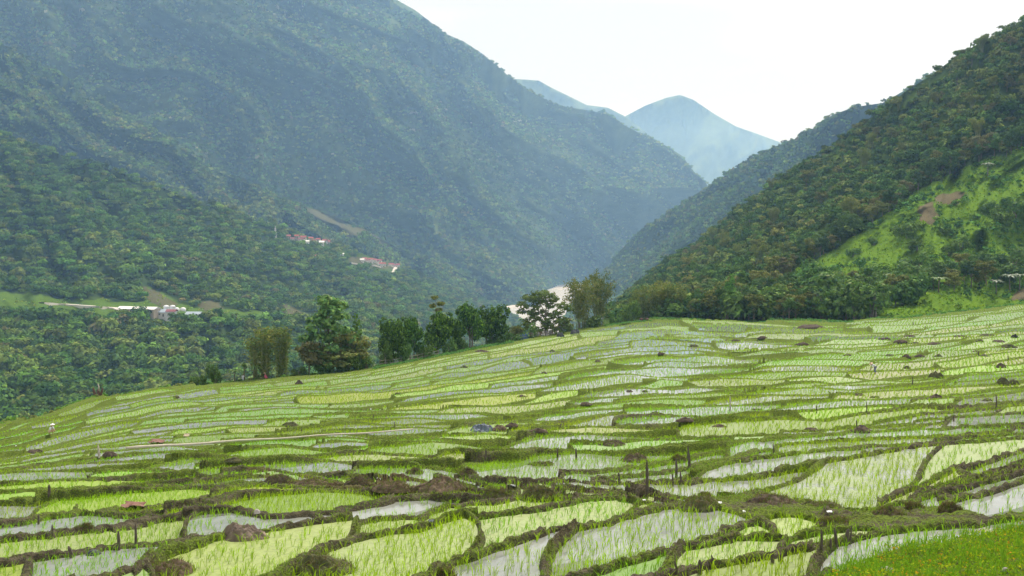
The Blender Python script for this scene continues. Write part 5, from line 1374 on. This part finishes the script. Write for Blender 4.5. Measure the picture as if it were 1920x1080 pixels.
m_pl = [simple("grey_board", (0.22, 0.20, 0.19), 0.9, 0.3, 4), simple("pale_board", (0.36, 0.34, 0.32), 0.9, 0.25, 4), simple("brown_board", (0.15, 0.09, 0.07), 0.9, 0.3, 4), simple("blue_board", (0.09, 0.16, 0.36), 0.7, 0.2, 4)]
def board_fence(p0, p1, back, hh, label, seed, blue=0.0):
    q0 = edge_pt(p0, back); e = empty("board_fence", q0, label, "fence"); rs = random.Random(seed)
    n = int(abs(p1 - p0) / F * q0.y / .32)
    buck = {0: MB(), 1: MB(), 2: MB(), 3: MB()}
    for i in range(n):
        px = p0 + (p1 - p0) * i / n; q = edge_pt(px, back) - q0; k = 3 if i < n * blue else rs.choice([0, 1, 1, 0, 2] if (i // 9) % 2 == 0 else [2, 2, 0, 1])
        h_ = hh * rs.uniform(.85, 1.12); m = MB(); m.box((q.x, q.y + rs.uniform(-.03, .03), q.z + h_ / 2 - .15), (.27 * rs.uniform(.8, 1.05), .03, h_ + .3), 0.12 + rs.uniform(-.06, .06)); m.build("board", m_pl[k], e)
    m = MB(); m.tube([tuple(edge_pt(p0 + (p1 - p0) * f_, back + .12) - q0 + Vector((0, 0, hh * .6))) for f_ in np.linspace(0, 1, 12)], .04, 4); m.build("rail", m_rail, e)
    return e
board_fence(976, 1046, 1.0, 1.6, "patchwork board fence with a blue stretch, below the open spreading tree", 4, .22)
board_fence(1135, 1190, 10, 4.6, "pale upright board fence behind the bushes, left of the wide bamboo thicket", 6)
heap(1051, 632, 18, 9, "dark stone heap at the far end of the board fence", m_slate, "stone_pile", "stone pile", seed=50, nn=18)
heap(1078, 626, 18, 8, "grey-violet stone heap right of the board fence", m_slate, "stone_pile", "stone pile", seed=52, nn=18)
p_ = edge_pt(1212, 1.0)
for i, (dx, lb) in enumerate(((-1.6, "dark red metal drum by the path at the wide bamboo thicket"), (.2, "rusty drum beside its twin before the bamboo thicket"))):
    m = MB(); m.tube([(0, 0, 0), (0, 0, .3), (0, 0, .32), (0, 0, .62), (0, 0, .64), (0, 0, 1.1)], [.45, .45, .48, .45, .48, .45], 14)
    o = m.build("metal_drum", m_rust, None, True, p_ + Vector((dx, 0, 0))); tag(o, lb, "drum")

# ------------------------------------------------------------------ roads, farm and village across the valley
m_conc = simple("pale_concrete_road", (0.52, 0.48, 0.43), 0.9, 0.1, 0.5)
def drape(name, pts, width, mat, up=0.5):
    P_ = []
    for (a, b_), (c_, d_) in zip(pts[:-1], pts[1:]):
        for f_ in np.linspace(0, 1, 8, endpoint=False): P_.append(at_hill(a + (c_ - a) * f_, b_ + (d_ - b_) * f_))
    P_.append(at_hill(*pts[-1])); P_ = [p for p in P_ if p is not None]
    Vr = []
    for i, p in enumerate(P_):
        t_ = (P_[min(i + 1, len(P_) - 1)] - P_[max(i - 1, 0)]); t_.z = 0; t_.normalize(); n_ = Vector((-t_.y, t_.x, 0)) * width / 2
        Vr += [p + n_ + Vector((0, 0, up)), p - n_ + Vector((0, 0, up))]
    V0 = np.array([tuple(v) for v in Vr]); k = len(V0); V1 = V0 - np.array([0, 0, 3.0])
    top = np.array([[2*i, 2*i+1, 2*i+3, 2*i+2] for i in range(len(P_) - 1)]); sdn = np.array([[2*i+s, 2*i+2+s, 2*i+2+s+k, 2*i+s+k] for i in range(len(P_) - 1) for s in (0, 1)])
    o = link(name, mesh_np(name, np.vstack([V0, V1]), [np.vstack([top, sdn])], [mat])); return tag(o, kind='structure')
drape("road", [(78,569),(150,574),(215,579),(238,588)], 5, m_conc, 1.2)
drape("road", [(728,515),(737,510),(742,503),(735,499),(724,498)], 7, m_conc, 1.5)
drape("road", [(656,493),(672,496),(688,496),(700,498),(712,501)], 6, m_conc, 1.5)
drape("road", [(562,459),(568,457)], 5, m_conc, 1.5)
WALLW = simple("white_wall", (0.66, 0.64, 0.60), 0.9, 0.08, .3); WALLG = simple("grey_wall", (0.40, 0.38, 0.36), 0.9, 0.15, .3); WALLB = simple("beige_wall", (0.50, 0.42, 0.33), 0.9, 0.1, .3)
ROOFR = simple("red_roof", (0.30, 0.065, 0.06), 0.8, 0.2, .5); ROOFD = simple("maroon_roof", (0.20, 0.06, 0.07), 0.8, 0.25, .5); ROOFW = simple("white_sheet_roof", (0.78, 0.76, 0.72), 0.6, 0.05, .2); ROOFB = simple("blue_grey_roof", (0.30, 0.36, 0.42), 0.7, 0.1, .2); ROOFN = simple("brown_roof", (0.16, 0.11, 0.09), 0.9, 0.2, .5)
m_glass = simple("dark_window", (0.03, 0.035, 0.045), 0.3, 0.1)
def house(px, row, w, d, h, label, wall, roof, rz=0.0, group=None, name="house", cat="house", nwin=3, door=True, rise=None, dz=0.0):
    p_ = at_hill(px, row); 
    if p_ is None: return
    e = empty(name, p_ + Vector((0, 0, dz)), label, cat, group, rz)
    m = MB(); m.box((0, 0, h / 2 - 2), (w, d, h + 4)); wl = m.build("wall", wall, e)
    rise = rise or d * .28; ov = .8; m = MB()
    for s_ in (-1, 1):
        Vr = [(-w/2-ov, s_*(d/2+ov), h-.25), (w/2+ov, s_*(d/2+ov), h-.25), (w/2+ov, 0, h+rise), (-w/2-ov, 0, h+rise)]; Vr += [(x, y, z+.22) for x, y, z in Vr]
        m.add(Vr, [(0,1,2,3),(4,5,6,7),(0,1,5,4),(1,2,6,5),(2,3,7,6),(3,0,4,7)])
    for s_ in (-1, 1): m.add([(s_*w/2, -d/2, h), (s_*w/2, d/2, h), (s_*w/2, 0, h+rise-.1)], [(0,1,2)])
    m.build("roof", roof, e)
    nx = max(nwin, 1)
    for i in range(nx):
        x = -w/2 + w * (i + .5) / nx
        if door and i == nx // 2: m = MB(); m.box((x, -d/2 - .04, 1.1), (1.2, .12, 2.2)); m.build("door", m_glass, e)
        else: m = MB(); m.box((x, -d/2 - .04, h * .55), (1.3, .12, 1.2)); m.build("window", m_glass, e)
    return e
house(264, 590, 33, 11, 4.6, "long white-roofed shed standing by the valley road", WALLB, ROOFW, R(-12), name="farm_shed", cat="shed", nwin=7, rise=1.6, dz=1)
house(235, 583, 10, 6, 3.2, "small pale building at the road end of the long white shed", WALLB, ROOFW, R(-12), name="farm_building", cat="building", nwin=2, rise=1.0)
house(306, 593, 14, 8, 4.0, "blue-grey roofed building in front of the two white tanks", WALLW, ROOFB, R(-5), name="farm_building", cat="building", nwin=4)
house(322, 594, 8, 6, 5.0, "narrow pinkish-white building right of the tanks", WALLW, ROOFD, R(-5), name="farm_building", cat="building", nwin=2)
house(364, 596, 13, 7, 3.6, "white house with a grey-blue roof standing alone right of the tanks", WALLW, ROOFB, R(-5), name="farm_building", cat="house", nwin=4)
house(352, 599, 8, 5, 2.6, "low beige outbuilding before the lone grey-blue roofed house", WALLB, ROOFW, R(5), name="farm_building", cat="building", nwin=2)
house(416, 598, 9, 7, 4.0, "white house with a brown roof at the right end of the farm", WALLW, ROOFN, R(0), name="farm_building", cat="house", nwin=3)
house(432, 599, 12, 7, 2.8, "open brown-roofed barn beside the white house at the farm's end", ROOFN, ROOFN, R(0), name="barn", cat="barn", nwin=2)
m_tank = simple("white_tank", (0.66, 0.66, 0.68), 0.6, 0.06, .4)
for px, lb in ((306, "left white domed tank behind the long shed"), (318, "right white domed tank behind the long shed")):
    p_ = at_hill(px, 588); e = empty("storage_tank", p_ + Vector((0, 8, 0)), lb, "tank")
    m = MB(); m.tube([(0, 0, -3), (0, 0, 5.6)], 2.7, 18, cap=False); m.build("shell", m_tank, e, True)
    m = MB(); m.tube([(0, 0, 5.5), (0, 0, 6.3), (0, 0, 7.0), (0, 0, 7.35)], [2.85, 2.5, 1.5, .2], 18); m.build("dome", m_tank, e, True)
for px, lb in ((331, "left small grey dome tank near the green hedge"), (343, "right small grey dome tank near the green hedge")):
    p_ = at_hill(px, 583); m = MB(); m.tube([(0, 0, -2), (0, 0, 2.2), (0, 0, 3.2), (0, 0, 3.6)], [2.8, 2.8, 1.6, .2], 14); o = m.build("storage_tank", m_tank, None, True, p_); tag(o, lb, "tank")
ORD = ["first", "second", "third", "fourth", "fifth", "sixth", "seventh", "eighth", "ninth", "tenth", "eleventh", "twelfth", "thirteenth"]
hr = random.Random(8)
UP = [(540,447,0),(548,452,1),(557,447,0),(565,453,1),(569,449,0),(575,458,2),(583,451,0),(590,455,1),(597,453,0),(603,459,2),(609,455,0),(614,457,0)]
for i, (px, row, k) in enumerate(UP):
    house(px, row, hr.uniform(7, 11), 6, 4.2 if k < 2 else 5, f"{['red-roofed', 'white-walled maroon-roofed', 'tall white'][k]} house, {ORD[i]} from the pagoda in the upper village", WALLW if k else WALLG, [ROOFR, ROOFD, ROOFW][k], hr.uniform(-.4, .4), "houses of the upper village", nwin=2, rise=2.4)
LO = [(679,491,2),(684,489,0),(690,492,1),(695,490,0),(701,491,0),(706,494,1),(711,492,0),(714,498,0),(719,498,0),(734,499,0),(741,501,1),(746,500,0)]
for i, (px, row, k) in enumerate(LO):
    house(px, row, hr.uniform(7, 11), 6, 4.2, f"{['red-roofed', 'white-walled maroon-roofed', 'bright white'][k]} house, {ORD[i]} from the near end of the lower village", WALLW, [ROOFR, ROOFD, ROOFW][k], hr.uniform(-.4, .4), "houses of the lower village", nwin=2, rise=2.4)
house(594, 486, 5, 5, 6, "lone white hut between the two villages", WALLW, ROOFR, 0.2, nwin=1)
house(641, 479, 7, 5, 3, "small pale house in the trees above the lower village", WALLW, ROOFW, 0.2, nwin=1)
p_ = at_hill(516, 444); e = empty("pagoda", p_, "slender white tiered pagoda standing left of the upper village", "pagoda")
for i, (z, w_) in enumerate(((0, 5), (5, 4), (9, 3), (12, 2.1))):
    m = MB(); m.tube([(0, 0, z - (3 if i == 0 else 0)), (0, 0, z + 3.2 - i * .4)], [w_ * .5, w_ * .45], 8); m.build("storey", WALLW, e)
    m = MB(); m.tube([(0, 0, z + 3.0 - i * .4), (0, 0, z + 3.9 - i * .4)], [w_ * .8, w_ * .35], 8); m.build("eave", WALLG, e)
m = MB(); m.tube([(0, 0, 14), (0, 0, 20)], [.7, .1], 6); m.build("spire", WALLW, e)
# scrub on the cleared strips across the valley
def keep_strip(px, row, t3, rg): return (t3.max(1) > .4) & (rg.random(len(px)) < .9)
for nm_, n_, sd_ in (('near_spur_hill', 9000, 31), ('middle_spur_hill', 12000, 32)):
    P, rad, col = scatter_hill(nm_, n_, .9, 2.2, sd_, keep=keep_strip, pal=PAL * 1.5)
    kp = fbm(P[:, 0] / 30, P[:, 1] / 30, 3, 4) + np.random.default_rng(4).normal(0, .25, len(P)) > 0.0
    tag(crown_mass("valley_scrub", P[kp], rad[kp], col[kp], 20, .35, sd_), kind='stuff')

# ------------------------------------------------------------------ haze
hz = MB(); hz.box((0, 5200, 380), (26000, 13200, 1245))
m_hz = bpy.data.materials.new("haze"); m_hz.use_nodes = True; t = m_hz.node_tree; t.nodes.clear()
out = N(t, "ShaderNodeOutputMaterial"); pv = N(t, "ShaderNodeVolumePrincipled")
pv.inputs['Color'].default_value = (0.36, 0.62, 1.0, 1); pv.inputs['Absorption Color'].default_value = (1, 1, 1, 1); pv.inputs['Density'].default_value = 1.25e-4
pv.inputs['Anisotropy'].default_value = 0.35
t.links.new(pv.outputs[0], out.inputs['Volume'])
haze = hz.build("haze", m_hz); tag(haze, kind='stuff')
SC.cycles.volume_bounces = 3
